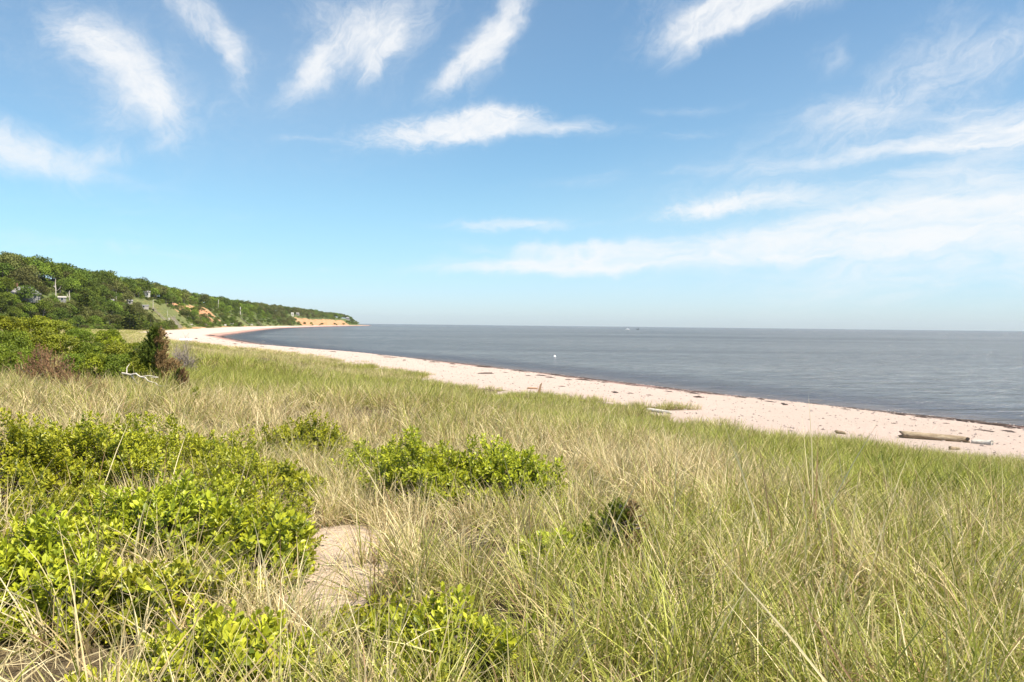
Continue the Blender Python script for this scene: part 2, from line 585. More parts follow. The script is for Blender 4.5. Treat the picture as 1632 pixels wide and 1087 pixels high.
def bare_spot(x, y):
    v = np.zeros_like(np.asarray(x, float))
    for cx, cyy, rx, ry in SAND_SPOTS:
        d = np.hypot((x - cx) / rx, (y - cyy) / ry)
        v = np.maximum(v, 1 - sst(d, 0.55, 1.15))
    return v


def clay_patch(x, y, s, ys, q):
    n = vnoise(x, y, 11, 21) + 0.6 * vnoise(x, y, 5, 22)
    a = sst(ys, 515, 560) * (1 - sst(ys, 680, 720)) * sst(q, 0.22, 0.36) * (1 - sst(q, 0.80, 0.95))
    low = (1 - sst(q, 0.05, 0.11)) * sst(q, -0.03, 0.0) * sst(ys, 410, 430)
    return np.clip(a * sst(n, -0.25, 0.15) + low * sst(n, -0.3, 0.3), 0, 1)


def build_ground():
    th = np.concatenate([np.radians(np.linspace(-180, -46, 50)[:-1]), np.radians(np.linspace(-46, 46, 420)), np.radians(np.linspace(46, 180, 50)[1:-1])])
    rr = np.concatenate([[0.3], np.geomspace(0.8, 2600, 640), np.geomspace(2700, 9500, 12)])
    T_, R_ = np.meshgrid(th, rr)
    X, Y = R_ * np.sin(T_), R_ * np.cos(T_)
    Z = land(X, Y)
    s, ys = shore_coords(X, Y)
    B, T = f_beach(ys), f_toe(ys)
    W = np.interp(ys, [200, 300, 420, 800], [80, 45, 34, 30])
    q = (s - T) / W
    veg = vegetated(X, Y)
    clay = np.maximum(cliff_mask(s, ys, q), clay_patch(X, Y, s, ys, q))
    wood = wood_mask(X, Y, s, ys, q)
    wood = np.maximum(wood, 0.55 * sst(q, 0.0, 0.12) * (1 - clay))
    bare = bare_spot(X, Y)
    wet = 1 - sst(s + 0.5 * vnoise(X, Y, 5, 31), 0.3, 12)
    nt_, nr = len(th), len(rr)
    i, j = np.meshgrid(np.arange(nr - 1), np.arange(nt_), indexing='ij')
    a = i * nt_ + j
    b = i * nt_ + (j + 1) % nt_
    F = np.stack([a, a + nt_, b + nt_, b], -1).reshape(-1, 4)
    V = np.stack([X, Y, Z], -1).reshape(-1, 3)
    V = np.vstack([V, [[0, 0, ground_z(0, 0)]]])
    cap = np.stack([np.full(nt_, len(V) - 1), np.arange(nt_), (np.arange(nt_) + 1) % nt_], -1)
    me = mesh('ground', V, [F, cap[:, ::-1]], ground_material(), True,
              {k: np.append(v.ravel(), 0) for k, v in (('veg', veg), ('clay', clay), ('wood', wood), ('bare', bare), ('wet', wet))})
    tag(link('ground', me), kind='structure')


def wood_mask(x, y, s, ys, q):
    """where trees and tall scrub stand on the hill"""
    n = 0.25 * vnoise(x, y, 25, 41) + 0.12 * vnoise(x, y, 9, 42)
    m = sst(q + n, -0.02, 0.1)
    # the open grass slope with the stairs, and the bare clay
    slope = sst(ys, 415, 432) * (1 - sst(ys, 525, 550)) * (1 - sst(q + 0.6 * n, 0.62, 0.78))
    slope2 = sst(ys, 740, 760) * (1 - sst(ys, 790, 815)) * (1 - sst(q + n, 0.45, 0.6))
    c = np.maximum(cliff_mask(s, ys, q), clay_patch(x, y, s, ys, q))
    return np.clip(m * (1 - slope) * (1 - slope2) * (1 - np.clip(c * 1.5, 0, 1)), 0, 1)


build_ground()


def water_material():
    m, g = new_mat('sea_water')
    pos = g.n('ShaderNodeNewGeometry').outputs['Position']
    tcd = g.n('ShaderNodeVectorMath', operation='LENGTH', inp={0: pos}).outputs['Value']
    sh = g.n('ShaderNodeAttribute', attribute_name='shore').outputs['Fac']
    a = g.noise(g.mapping(pos, rot=(0, 0, R(24)), scale=(0.6, 1.5, 1)), 0.9, 5, 0.62, 0.6)
    b = g.noise(g.mapping(pos, rot=(0, 0, R(-8)), scale=(0.5, 1.4, 1)), 0.16, 4, 0.6, 0.3)
    c = g.noise(g.mapping(pos, rot=(0, 0, R(12)), scale=(0.4, 1.6, 1)), 0.022, 4, 0.6)
    e = g.noise(g.mapping(pos, rot=(0, 0, R(18)), scale=(0.5, 1.5, 1)), 0.38, 4, 0.6, 0.5)
    swept = g.noise(g.mapping(pos, rot=(0, 0, R(5)), scale=(0.25, 1.2, 1)), 0.010, 5, 0.62, 0.4)
    bp = g.n('ShaderNodeBump', inp={'Height': a, 'Strength': 1.0, 'Distance': 0.7})
    bpe = g.n('ShaderNodeBump', inp={'Height': e, 'Strength': 1.0, 'Distance': 1.6, 'Normal': bp.outputs[0]})
    bp2 = g.n('ShaderNodeBump', inp={'Height': b, 'Strength': 1.0, 'Distance': 3.2, 'Normal': bpe.outputs[0]})
    bp3 = g.n('ShaderNodeBump', inp={'Height': c, 'Strength': 0.7, 'Distance': 10.0, 'Normal': bp2.outputs[0]})
    deep = g.mix(g.smooth(swept, 0.35, 0.65), (0.155, 0.158, 0.160), (0.295, 0.300, 0.290))
    # wave shading painted into the colour; shallow water over shingle at the very edge
    rip = g.math('MULTIPLY_ADD', e, 0.5, g.math('MULTIPLY', a, 0.5))
    deep = g.mix(g.smooth(rip, 0.43, 0.58), g.mix(0.62, deep, (0.06, 0.064, 0.075)), deep)  # ripple troughs darkened in colour, standing in for wave reflections
    col = g.mix(g.smooth(sh, 0.1, 0.8), deep, (0.095, 0.088, 0.098))  # inshore band darkened in colour for the shaded side of waves
    col = g.mix(g.smooth(sh, 0.86, 1.0), col, (0.17, 0.13, 0.115))
    d = g.n('ShaderNodeBsdfDiffuse', inp={'Color': col, 'Normal': bp2.outputs[0]})
    gl = g.n('ShaderNodeBsdfGlossy', inp={'Color': (0.74, 0.70, 0.67, 1), 'Roughness': 0.12, 'Normal': bp3.outputs[0]})
    fr = g.n('ShaderNodeFresnel', inp={'IOR': 1.33, 'Normal': bp3.outputs[0]})
    f = g.math('MINIMUM', g.math('MULTIPLY', fr.outputs[0], 0.95), 0.55)
    mx = g.n('ShaderNodeMixShader', inp={0: f, 1: d.outputs[0], 2: gl.outputs[0]})
    g.n('ShaderNodeOutputMaterial', inp={'Surface': mx.outputs[0]})
    return m


def build_water():
    th = np.radians(np.linspace(-60, 100, 321))
    rr = np.concatenate([np.geomspace(18, 3000, 170), np.geomspace(3200, 9000, 12)])
    T_, R_ = np.meshgrid(th, rr)
    X, Y = R_ * np.sin(T_), R_ * np.cos(T_)
    s, ys = shore_coords(X, Y)
    near = 1 - sst(-s, 0.0, 22.0)
    V = np.stack([X, Y, np.full_like(X, 0.0)], -1).reshape(-1, 3)
    nt_, nr = len(th), len(rr)
    i, j = np.meshgrid(np.arange(nr - 1), np.arange(nt_ - 1), indexing='ij')
    a = (i * nt_ + j)
    F = np.stack([a, a + nt_, a + nt_ + 1, a + 1], -1).reshape(-1, 4)
    keep = (s.ravel()[F] < 6).any(1)
    me = mesh('sea', V, F[keep], water_material(), True, {'shore': near.ravel()})
    tag(link('sea', me), kind='structure')


build_water()


def build_haze():
    mb = MB()
    mb.box((0, 0, 44.0), (19600, 19600, 98.0))
    m, g = new_mat('thin_air')
    v = g.n('ShaderNodeVolumePrincipled', inp={'Color': (0.80, 0.88, 0.97, 1), 'Density': 0.00004, 'Anisotropy': 0.2})
    g.n('ShaderNodeOutputMaterial', inp={'Volume': v.outputs[0]})
    tag(mb.build('haze', m), kind='stuff')


if HAZE:
    build_haze()

# ------------------------------------------------------------------ plant building blocks
LEAF_UVW = np.array([(0, 0, 0), (.34, .17, .04), (.70, .235, .03), (1, 0, -.06), (.70, -.235, .03), (.34, -.17, .04), (.34, 0, -.015), (.70, 0, -.03)])
LEAF_T = np.array([(0, 1, 6), (0, 6, 5), (2, 3, 7), (7, 3, 4)])
LEAF_Q = np.array([(1, 2, 7, 6), (6, 7, 4, 5)])
RHOMB = np.array([(0, 0, 0), (.5, .26, .05), (1, 0, 0), (.5, -.26, .05)])


def unit(v):
    return v / (np.linalg.norm(v, axis=-1, keepdims=True) + 1e-9)


def frames(D, N):
    D = unit(D)
    S = unit(np.cross(N, D))
    return D, S, np.cross(D, S)


def leaf_mesh(name, P, D, N, L, mat, tint, warm, simple_leaf=False):
    D, S, U = frames(D, N)
    T = RHOMB if simple_leaf else LEAF_UVW
    L = np.asarray(L)[:, None, None]
    V = P[:, None, :] + L * (T[None, :, 0:1] * D[:, None, :] + T[None, :, 1:2] * S[:, None, :] + T[None, :, 2:3] * U[:, None, :])
    n, k = len(P), len(T)
    off = (np.arange(n) * k)[:, None, None]
    if simple_leaf:
        F = [(np.array([[0, 1, 2], [0, 2, 3]])[None] + off).reshape(-1, 3)]
    else:
        F = [(LEAF_T[None] + off).reshape(-1, 3), (LEAF_Q[None] + off).reshape(-1, 4)]
    return mesh(name, V.reshape(-1, 3), F, mat, False, {'tint': np.repeat(tint, k), 'warm': np.repeat(warm, k)})


def dome_twigs(rng, n, rx, ry, rz, lump=0.3, lo=0.55, zmin=0.06):
    d = rng.normal(size=(n, 3))
    d[:, 2] = np.abs(d[:, 2]) * 0.9 + zmin
    d = unit(d)
    az = np.arctan2(d[:, 1], d[:, 0])
    seed = rng.integers(0, 1000)
    w = 1 + lump * (vnoise(d[:, 0] * 2.2 + 5, d[:, 1] * 2.2 + d[:, 2] * 2, 1.0, seed) + 0.6 * vnoise(d[:, 0] * 5, d[:, 1] * 5 + d[:, 2] * 4, 1.0, seed + 3))
    r = (lo + (1 - lo) * rng.random(n) ** 0.6) * w
    tip = d * r[:, None] * np.array([rx, ry, rz])
    ax = unit(d * np.array([0.8, 0.8, 0.7]) + np.array([0, 0, 0.65]) + rng.normal(scale=0.25, size=(n, 3)))
    return tip, ax


def sprig_leaves(rng, tip, ax, per, span, L):
    n = len(tip)
    k = np.arange(per)
    t = (k + 0.5) / per
    ang = k * 2.399 + rng.random(n)[:, None] * 6.28 + rng.normal(scale=0.3, size=(n, per))
    ref = unit(np.cross(ax, np.array([0.31, 0.17, 0.42])))
    ref2 = np.cross(ax, ref)
    radial = np.cos(ang)[..., None] * ref[:, None] + np.sin(ang)[..., None] * ref2[:, None]
    open_ = np.radians(78 - 52 * t)[None, :] + rng.normal(scale=0.16, size=(n, per))
    D = np.cos(open_)[..., None] * ax[:, None] + np.sin(open_)[..., None] * radial
    N = np.sin(open_)[..., None] * ax[:, None] - np.cos(open_)[..., None] * radial + rng.normal(scale=0.18, size=(n, per, 3))
    P = tip[:, None] + ax[:, None] * ((t - 0.75) * span)[None, :, None]
    Ls = L * (0.45 + 0.75 * rng.random((n, per))) * (1.05 - 0.35 * (t > 0.85))[None, :]
    return P.reshape(-1, 3), D.reshape(-1, 3), N.reshape(-1, 3), Ls.ravel(), np.tile(t, n)


def stems(rng, tips, base_r, n, rad=0.008, wig=0.06):
    mb = MB()
    idx = rng.choice(len(tips), min(n, len(tips)), replace=False)
    for i in idx:
        a = rng.random() * 6.28
        b = np.array([math.cos(a) * base_r * rng.random(), math.sin(a) * base_r * rng.random(), -0.04])
        t = tips[i]
        m = b * 0.5 + t * 0.5 + np.array([(b - t)[0] * -0.05, 0, 0.08 * t[2]]) + rng.normal(scale=wig, size=3) * np.linalg.norm(t - b)
        q = b * 0.22 + t * 0.78 + rng.normal(scale=wig * 0.6, size=3) * np.linalg.norm(t - b)
        mb.tube([b, m, q, t], [rad, rad * 0.75, rad * 0.5, rad * 0.25], 3, False)
    return mb


MAT = {}
MAT['bayberry'] = leaf_mat('bayberry_leaf', (0.085, 0.125, 0.008), (0.48, 0.48, 0.022), (0.68, 0.66, 0.06), 0.30, 0.35, 0.42)
MAT['thicket'] = leaf_mat('thicket_leaf', (0.05, 0.08, 0.008), (0.37, 0.39, 0.022), (0.42, 0.42, 0.04), 0.2, 0.25, 0.5, 0.2)
MAT['scrub_leaf'] = leaf_mat('scrub_leaf', (0.045, 0.08, 0.008), (0.21, 0.27, 0.02), (0.45, 0.46, 0.06), 0.22, 0.25, 0.5)
MAT['cedar'] = leaf_mat('cedar_leaf', (0.036, 0.06, 0.010), (0.145, 0.18, 0.024), (0.20, 0.19, 0.04), 0.15, 0.15, 0.6)
MAT['juniper'] = leaf_mat('juniper_leaf', (0.05, 0.085, 0.010), (0.20, 0.25, 0.025), (0.30, 0.30, 0.05), 0.2, 0.15, 0.6)
MAT['dead_needle'] = leaf_mat('dead_cedar_leaf', (0.15, 0.08, 0.035), (0.35, 0.205, 0.095), (0.50, 0.34, 0.18), 0.15, 0.1, 0.7)
MAT['oak_a'] = leaf_mat('oak_leaf_deep', (0.030, 0.055, 0.008), (0.145, 0.19, 0.024), (0.23, 0.27, 0.05), 0.14, 0.15, 0.6, 0.3)
MAT['oak_b'] = leaf_mat('oak_leaf_fresh', (0.045, 0.08, 0.009), (0.22, 0.28, 0.028), (0.34, 0.37, 0.06), 0.14, 0.15, 0.6, 0.3)
MAT['oak_c'] = leaf_mat('oak_leaf_olive', (0.055, 0.06, 0.014), (0.205, 0.205, 0.05), (0.33, 0.31, 0.11), 0.14, 0.15, 0.6, 0.3)
MAT['twig'] = simple('shrub_twig', (0.10, 0.075, 0.06), (0.20, 0.16, 0.135), 30, 0.9)
MAT['grey_twig'] = simple('bare_grey_twig', (0.20, 0.15, 0.125), (0.34, 0.27, 0.235), 30, 0.9)
MAT['bark'] = simple('tree_bark', (0.13, 0.105, 0.085), (0.25, 0.215, 0.18), 6, 0.95, stretch=(1, 1, 0.2))
MAT['pale_bark'] = simple('bleached_bark', (0.50, 0.43, 0.35), (0.66, 0.58, 0.48), 8, 0.9, stretch=(1, 1, 0.2))


def gn_scatter(name, P, idx, rot, scl, sources, mat, attrs=None, label=None):
    """one object whose points carry instances picked from the source meshes"""
    coll = bpy.data.collections.new(name + '_kinds')
    for i, me in enumerate(sources):
        o = bpy.data.objects.new('%s_kind_%02d' % (name, i), me)
        coll.objects.link(o)
    me = bpy.data.meshes.new(name)
    me.vertices.add(len(P))
    me.vertices.foreach_set('co', np.asarray(P, np.float32).ravel())
    a = me.attributes.new('idx', 'INT', 'POINT')
    a.data.foreach_set('value', np.asarray(idx, np.int32))
    a = me.attributes.new('rot', 'FLOAT_VECTOR', 'POINT')
    a.data.foreach_set('vector', np.asarray(rot, np.float32).ravel())
    a = me.attributes.new('scl', 'FLOAT_VECTOR', 'POINT')
    a.data.foreach_set('vector', np.asarray(scl, np.float32).ravel())
    for k, v in (attrs or {}).items():
        a = me.attributes.new(k, 'FLOAT', 'POINT')
        a.data.foreach_set('value', np.asarray(v, np.float32))
    me.update()
    ng = bpy.data.node_groups.new(name + '_scatter', 'GeometryNodeTree')
    ng.interface.new_socket('Geometry', in_out='INPUT', socket_type='NodeSocketGeometry')
    ng.interface.new_socket('Geometry', in_out='OUTPUT', socket_type='NodeSocketGeometry')
    N, Lk = ng.nodes, ng.links
    gi, go = N.new('NodeGroupInput'), N.new('NodeGroupOutput')
    ci = N.new('GeometryNodeCollectionInfo')
    ci.inputs[0].default_value = coll
    ci.inputs['Separate Children'].default_value = True
    ci.inputs['Reset Children'].default_value = True
    iop = N.new('GeometryNodeInstanceOnPoints')
    iop.inputs['Pick Instance'].default_value = True

    def attr(nm, typ):
        n = N.new('GeometryNodeInputNamedAttribute')
        n.data_type = typ
        n.inputs[0].default_value = nm
        return next(s for s in n.outputs if s.enabled and s.name == 'Attribute')
    Lk.new(gi.outputs[0], iop.inputs['Points'])
    Lk.new(ci.outputs[0], iop.inputs['Instance'])
    Lk.new(attr('idx', 'INT'), iop.inputs['Instance Index'])
    e2r = N.new('FunctionNodeEulerToRotation')
    Lk.new(attr('rot', 'FLOAT_VECTOR'), e2r.inputs[0])
    Lk.new(e2r.outputs[0], iop.inputs['Rotation'])
    Lk.new(attr('scl', 'FLOAT_VECTOR'), iop.inputs['Scale'])
    Lk.new(iop.outputs[0], go.inputs[0])
    o = link(name, me)
    me.materials.append(mat)
    md = o.modifiers.new('scatter', 'NODES')
    md.node_group = ng
    return tag(o, label, kind='stuff')


# ------------------------------------------------------------------ beach grass
def blade_mat():
    m, g = new_mat('beach_grass_blade')
    t = g.n('ShaderNodeAttribute', attribute_name='tint').outputs['Fac']
    u = g.n('ShaderNodeAttribute', attribute_name='u').outputs['Fac']
    dry = g.n('ShaderNodeAttribute', attribute_name='dry', attribute_type='INSTANCER').outputs['Fac']
    oi = g.n('ShaderNodeObjectInfo').outputs['Random']
    f = g.math('ADD', g.math('MULTIPLY_ADD', t, 0.9, -0.45), g.math('ADD', dry, g.math('MULTIPLY', u, 0.12)))
    f = g.smooth(f, 0.30, 0.72)
    t2 = g.math('FRACT', g.math('MULTIPLY', t, 7.31))
    green = g.mix(t2, (0.185, 0.215, 0.020), (0.53, 0.51, 0.10))
    straw = g.mix(t2, (0.53, 0.385, 0.17), (0.92, 0.76, 0.44))
    c = g.mix(f, green, straw)
    t3 = g.math('FRACT', g.math('MULTIPLY', t, 23.7))
    c = g.mix(g.smooth(t3, 0.92, 0.95), c, (0.42, 0.25, 0.135))
    c = g.mix(g.smooth(u, 0.18, 0.0), c, (0.22, 0.155, 0.08))  # brown sheaths, with base colour darkened further to stand for shade in gaps
    hs = g.n('ShaderNodeHueSaturation', inp={'Color': c, 'Value': g.smooth(oi, 0, 1, 0.88, 1.12)})
    c = hs.outputs[0]
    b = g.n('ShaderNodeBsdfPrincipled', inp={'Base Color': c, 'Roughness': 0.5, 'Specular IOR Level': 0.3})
    tr = g.n('ShaderNodeBsdfTranslucent', inp={'Color': c})
    mx = g.n('ShaderNodeMixShader', inp={0: 0.28, 1: b.outputs[0], 2: tr.outputs[0]})
    g.n('ShaderNodeOutputMaterial', inp={'Surface': mx.outputs[0]})
    return m


def tuft(rng, n, seg, h, w, spread, lean, bend, mat, name, stalk=False, flat=0.0):
    V, F3, F4, tint, uu = [], [], [], [], []
    nv = 0
    for i in range(n):
        a = rng.random() * 6.283
        r = spread * math.sqrt(rng.random())
        b = np.array([math.cos(a) * r, math.sin(a) * r, -0.03])
        hh = h * (0.5 + 0.6 * rng.random())
        da = a + rng.normal(scale=0.9)
        ln = abs(rng.normal(scale=lean)) + lean * 0.3 + flat
        d0 = np.array([math.cos(da), math.sin(da), 0.0])
        bd = bend * (0.3 + 1.2 * rng.random() ** 2) * (0.25 if stalk else 1)
        side = np.array([-math.sin(da), math.cos(da), 0.0])
        tw = rng.normal(scale=0.8)
        ww = w * (0.6 + 0.7 * rng.random())
        kink = rng.random() < 0.12 and not stalk
        tt = rng.random()
        p = b.copy()
        th = ln
        pts = []
        for s in range(seg + 1):
            pts.append((p.copy(), th))
            th += bd / seg * (0.5 + s / seg) + (0.9 * rng.random() if kink and s == seg // 2 else 0)
            th = min(th, 2.4)
            p = p + hh / seg * (math.sin(th) * d0 + math.cos(th) * np.array([0, 0, 1.0]))
        for s, (q, th_) in enumerate(pts):
            u = s / seg
            wd = ww * (1 - u ** 2.2) if not stalk else ww * (1 - 0.6 * u)
            nrm = math.cos(th_) * d0 - math.sin(th_) * np.array([0, 0, 1.0])
            sv = math.cos(tw + 0.7 * u) * side + math.sin(tw + 0.7 * u) * nrm
            if s < seg:
                V += [q - sv * wd / 2, q + sv * wd / 2]
                tint += [tt, tt]
                uu += [u, u]
            else:
                V.append(q)
                tint.append(tt)
                uu.append(1.0)
        for s in range(seg - 1):
            k = nv + 2 * s
            F4.append((k, k + 1, k + 3, k + 2))
        k = nv + 2 * (seg - 1)
        F3.append((k, k + 1, k + 2))
        nv += 2 * seg + 1
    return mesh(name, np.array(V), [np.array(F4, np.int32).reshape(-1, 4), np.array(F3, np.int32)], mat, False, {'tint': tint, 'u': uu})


def dry_map(x, y):
    """how much of the grass is last year's straw: a patchwork, drier near the path and on the dune's brow"""
    x = np.asarray(x, float)
    y = np.asarray(y, float)
    d = 0.38 + 0.24 * vnoise(x, y, 5.0, 51) + 0.20 * vnoise(x, y, 1.8, 52) + 0.10 * vnoise(x, y, 16, 53)
    for cx, c2, rx, ry, v in DRY_SPOTS:
        k = 1 - sst(np.hypot((x - cx) / rx, (y - c2) / ry), 0.2, 1.2)
        d = d + v * k
    return np.clip(d, 0.02, 1.0)


def _spot(px, py, rx, ry, v):
    p = hit(px, py)
    return (p[0], p[1], rx, ry, v)


DRY_SPOTS = [_spot(150, 640, 9, 6, .16), _spot(420, 640, 6, 8, .08), _spot(620, 690, 4, 6, .22), _spot(620, 860, 1.3, 1.4, .35),
             _spot(1000, 760, 3, 3, .16), _spot(1050, 730, 3, 3, .12), _spot(250, 950, 2.0, 1.6, .25), _spot(1000, 1000, 1.6, 1.2, .1),
             _spot(1200, 700, 7, 6, -.22), _spot(1450, 790, 4, 4, -.28), _spot(1560, 820, 3, 3, -.2), _spot(900, 650, 9, 7, -.2), _spot(700, 620, 10, 9, -.22),
             _spot(1330, 900, 2, 1.6, -.12), _spot(480, 600, 14, 24, -.30), _spot(760, 680, 5, 5, -.06), _spot(620, 640, 8, 7, -.12), _spot(330, 605, 8, 8, -.10), _spot(1250, 980, 1.5, 1.2, .08), _spot(1560, 1000, 1.2, 1.0, .06)]


# shrubs: photograph position of the foot, half width, height, tone (0 fresh .. 1 yellow)
SHRUBS = [
    (35, 815, .62, .78, 'bayberry', 'leafy bright green shrub at the far left in front of the straw grass', .35),
    (165, 800, .66, .74, 'bayberry', 'spreading bright green shrub with a dark hollow of bare stems under it', .45),
    (312, 768, .62, .60, 'bayberry', 'bright green shrub with upright twig tips between the hollow shrub and the straw grass', .4),
    (480, 738, .52, .58, 'bayberry', 'compact dark-twigged green shrub left of the sandy hollow, tallest at its right end', .25),
    (405, 800, .62, .44, 'bayberry', 'low loose green shrub threaded with dry stalks, above the sandy path', .35),
    (255, 905, .46, .52, 'bayberry', 'green shrub of broad leaves crossed by long dry stalks, left of the sandy patch', .3),
    (378, 925, .44, .44, 'bayberry', 'green shrub leaning over the left edge of the bare sand patch', .25),
    (45, 985, .42, .50, 'bayberry', 'large-leaved yellow-green shrub at the bottom left corner', .6),
    (150, 1005, .32, .32, 'bayberry', 'small yellow-green shrub under crossing straw stems, bottom left', .6),
    (335, 1105, .40, .34, 'bayberry', 'yellow-green shrub at the bottom edge below the sand patch', .7),
    (690, 806, .50, .60, 'bayberry', 'left half of the dense round green bush in the middle of the grass', .35),
    (790, 806, .60, .62, 'bayberry', 'dense round green bush in mid grass with a dark gap near its top', .35),
    (590, 768, .50, .36, 'bayberry', 'low green bush joining the round bush on its left side', .3),
    (715, 1065, .36, .26, 'bayberry', 'low yellow-green shrub in the grass at the bottom centre', .6),
    (905, 900, .34, .26, 'bayberry', 'thin yellow-green shrub beside the little half-brown cedar', .7),
    (845, 815, .30, .34, 'bayberry', 'small green shrub at the right end of the round bush', .4),
    (610, 1010, .30, .14, 'bayberry', 'flat patch of green shoots right of the sand patch, bottom centre', .4),
    (120, 868, .50, .42, 'bayberry', 'low dark-stemmed green shrub below the spreading shrub with the dark hollow', .3),
    (345, 855, .50, .40, 'bayberry', 'low green shrub crossed by stalks, between two rows of shrubs left of the sand', .35),
    (440, 868, .30, .34, 'bayberry', 'narrow green shrub at the upper left corner of the sand patch', .3),
    (95, 935, .46, .38, 'bayberry', 'yellow-green shrub at the left, just above the corner shrub', .5),
    (225, 1000, .40, .30, 'bayberry', 'low yellow-green shrub under dense straw, left of the bottom edge shrub', .6),
    (1545, 800, .55, .32, 'scrub_leaf', 'low leafy green weed in the dark green grass at the far right', .2),
    (1390, 760, .40, .30, 'scrub_leaf', 'dark tangle of stems and leaves in the grass below the log', .0),
    (640, 745, .32, .30, 'bayberry', 'narrow green shrub behind the left side of the round bush', .3),
]
SHRUB_POS = []
for s_ in SHRUBS:
    SHRUB_POS.append(hit(s_[0], s_[1]))


THICKET = [
    (8, 549, 40, 494, 'fresh', 'bright green shrub at the photo\'s left edge, rearmost of the dune thicket'),
    (52, 549, 36, 499, 'fresh', 'bright green shrub in the rear of the dune thicket, below the grey-roofed house'),
    (92, 552, 34, 506, 'fresh', 'bright green shrub in the rear of the dune thicket, below the small grey shed'),
    (128, 553, 30, 518, 'green', 'darker green shrub at the back of the thicket left of the round bush'),
    (175, 556, 27, 519, 'fresh', 'round bright green bush standing out against the meadow'),
    (212, 562, 20, 543, 'fresh', 'small bright green bush right of the round bush'),
    (20, 573, 36, 518, 'green', 'mid green shrub at the left edge in the middle of the thicket'),
    (64, 571, 36, 523, 'fresh', 'bright shrub in the middle of the thicket above the rusty dead shrub'),
    (104, 574, 34, 528, 'fresh', 'bright shrub in the middle of the thicket right of the rusty dead shrub'),
    (142, 577, 32, 538, 'green', 'green shrub in the middle of the thicket below the round bush'),
    (182, 579, 30, 543, 'fresh', 'yellow-green shrub below the round bush, left of the cedar'),
    (214, 584, 22, 553, 'fresh', 'yellow-green shrub touching the left side of the cedar'),
    (8, 596, 30, 543, 'green', 'dark green shrub at the left edge in the front of the thicket'),
    (44, 592, 26, 548, 'green', 'dark green shrub in the front of the thicket left of the rusty dead shrub'),
    (155, 600, 32, 553, 'fresh', 'low green shrub in the front of the thicket, behind the dry grass'),
    (190, 603, 28, 556, 'green', 'low green shrub in the front of the thicket, left of the dead branch'),
    (120, 597, 30, 556, 'green', 'low dark green shrub in the front of the thicket right of the rusty dead shrub'),
    (224, 606, 22, 560, 'fresh', 'low green shrub filling the gap between the thicket and the tall browned cedar'),
    (310, 640, 11, 612, 'fresh', 'single green seedling in the dry grass right of the cedars'),
]
DEAD_THICKET = [
    (74, 612, 36, 551, 'dead', 'rusty brown dead shrub at the front of the thicket'),
    (108, 618, 20, 582, 'dead', 'low brown dead shrub in the straw grass, just right of the rusty one'),
    (142, 622, 15, 592, 'dead', 'small brown dead tuft of shrub alone in the straw grass'),
    (166, 627, 12, 600, 'dead', 'smallest brown dead shrub in the straw grass, nearest the dead branch'),
    (3, 590, 14, 556, 'dead', 'brown dead shrub cut by the left edge of the photo'),
    (78, 532, 9, 508, 'dead', 'brown dead twig top sticking out of the rear of the thicket'),
]


def bush_foot(px, py, hwpx):
    py = py + (16 if py > 565 else 6)
    p = hit(px, py)
    return p, hwpx * p[1] / FPX, py


SAND_FRONT = [(*hit(532, 985)[:2], .34), (*hit(545, 1040)[:2], .26), (*hit(545, 930)[:2], .42)]
BLOCK = [(sp_[0], sp_[1], sh_[2], 1.1 if sh_[0] in (690, 790, 845, 590) else .85, .97 if sh_[0] in (690, 790, 845) else .85) for sp_, sh_ in zip(SHRUB_POS, SHRUBS)]
for a_ in THICKET + DEAD_THICKET:
    p_, hw_, _ = bush_foot(*a_[:3])
    BLOCK.append((p_[0], p_[1], hw_, 1.05, .97))
for a_ in ((240, 621, 30), (215, 620, 22), (278, 631, 26), (293, 617, 20), (975, 897, 66)):
    p_ = hit(a_[0], a_[1])
    BLOCK.append((p_[0], p_[1], a_[2] * p_[1] / FPX, 1.0, .9 if a_[0] < 900 else .5))


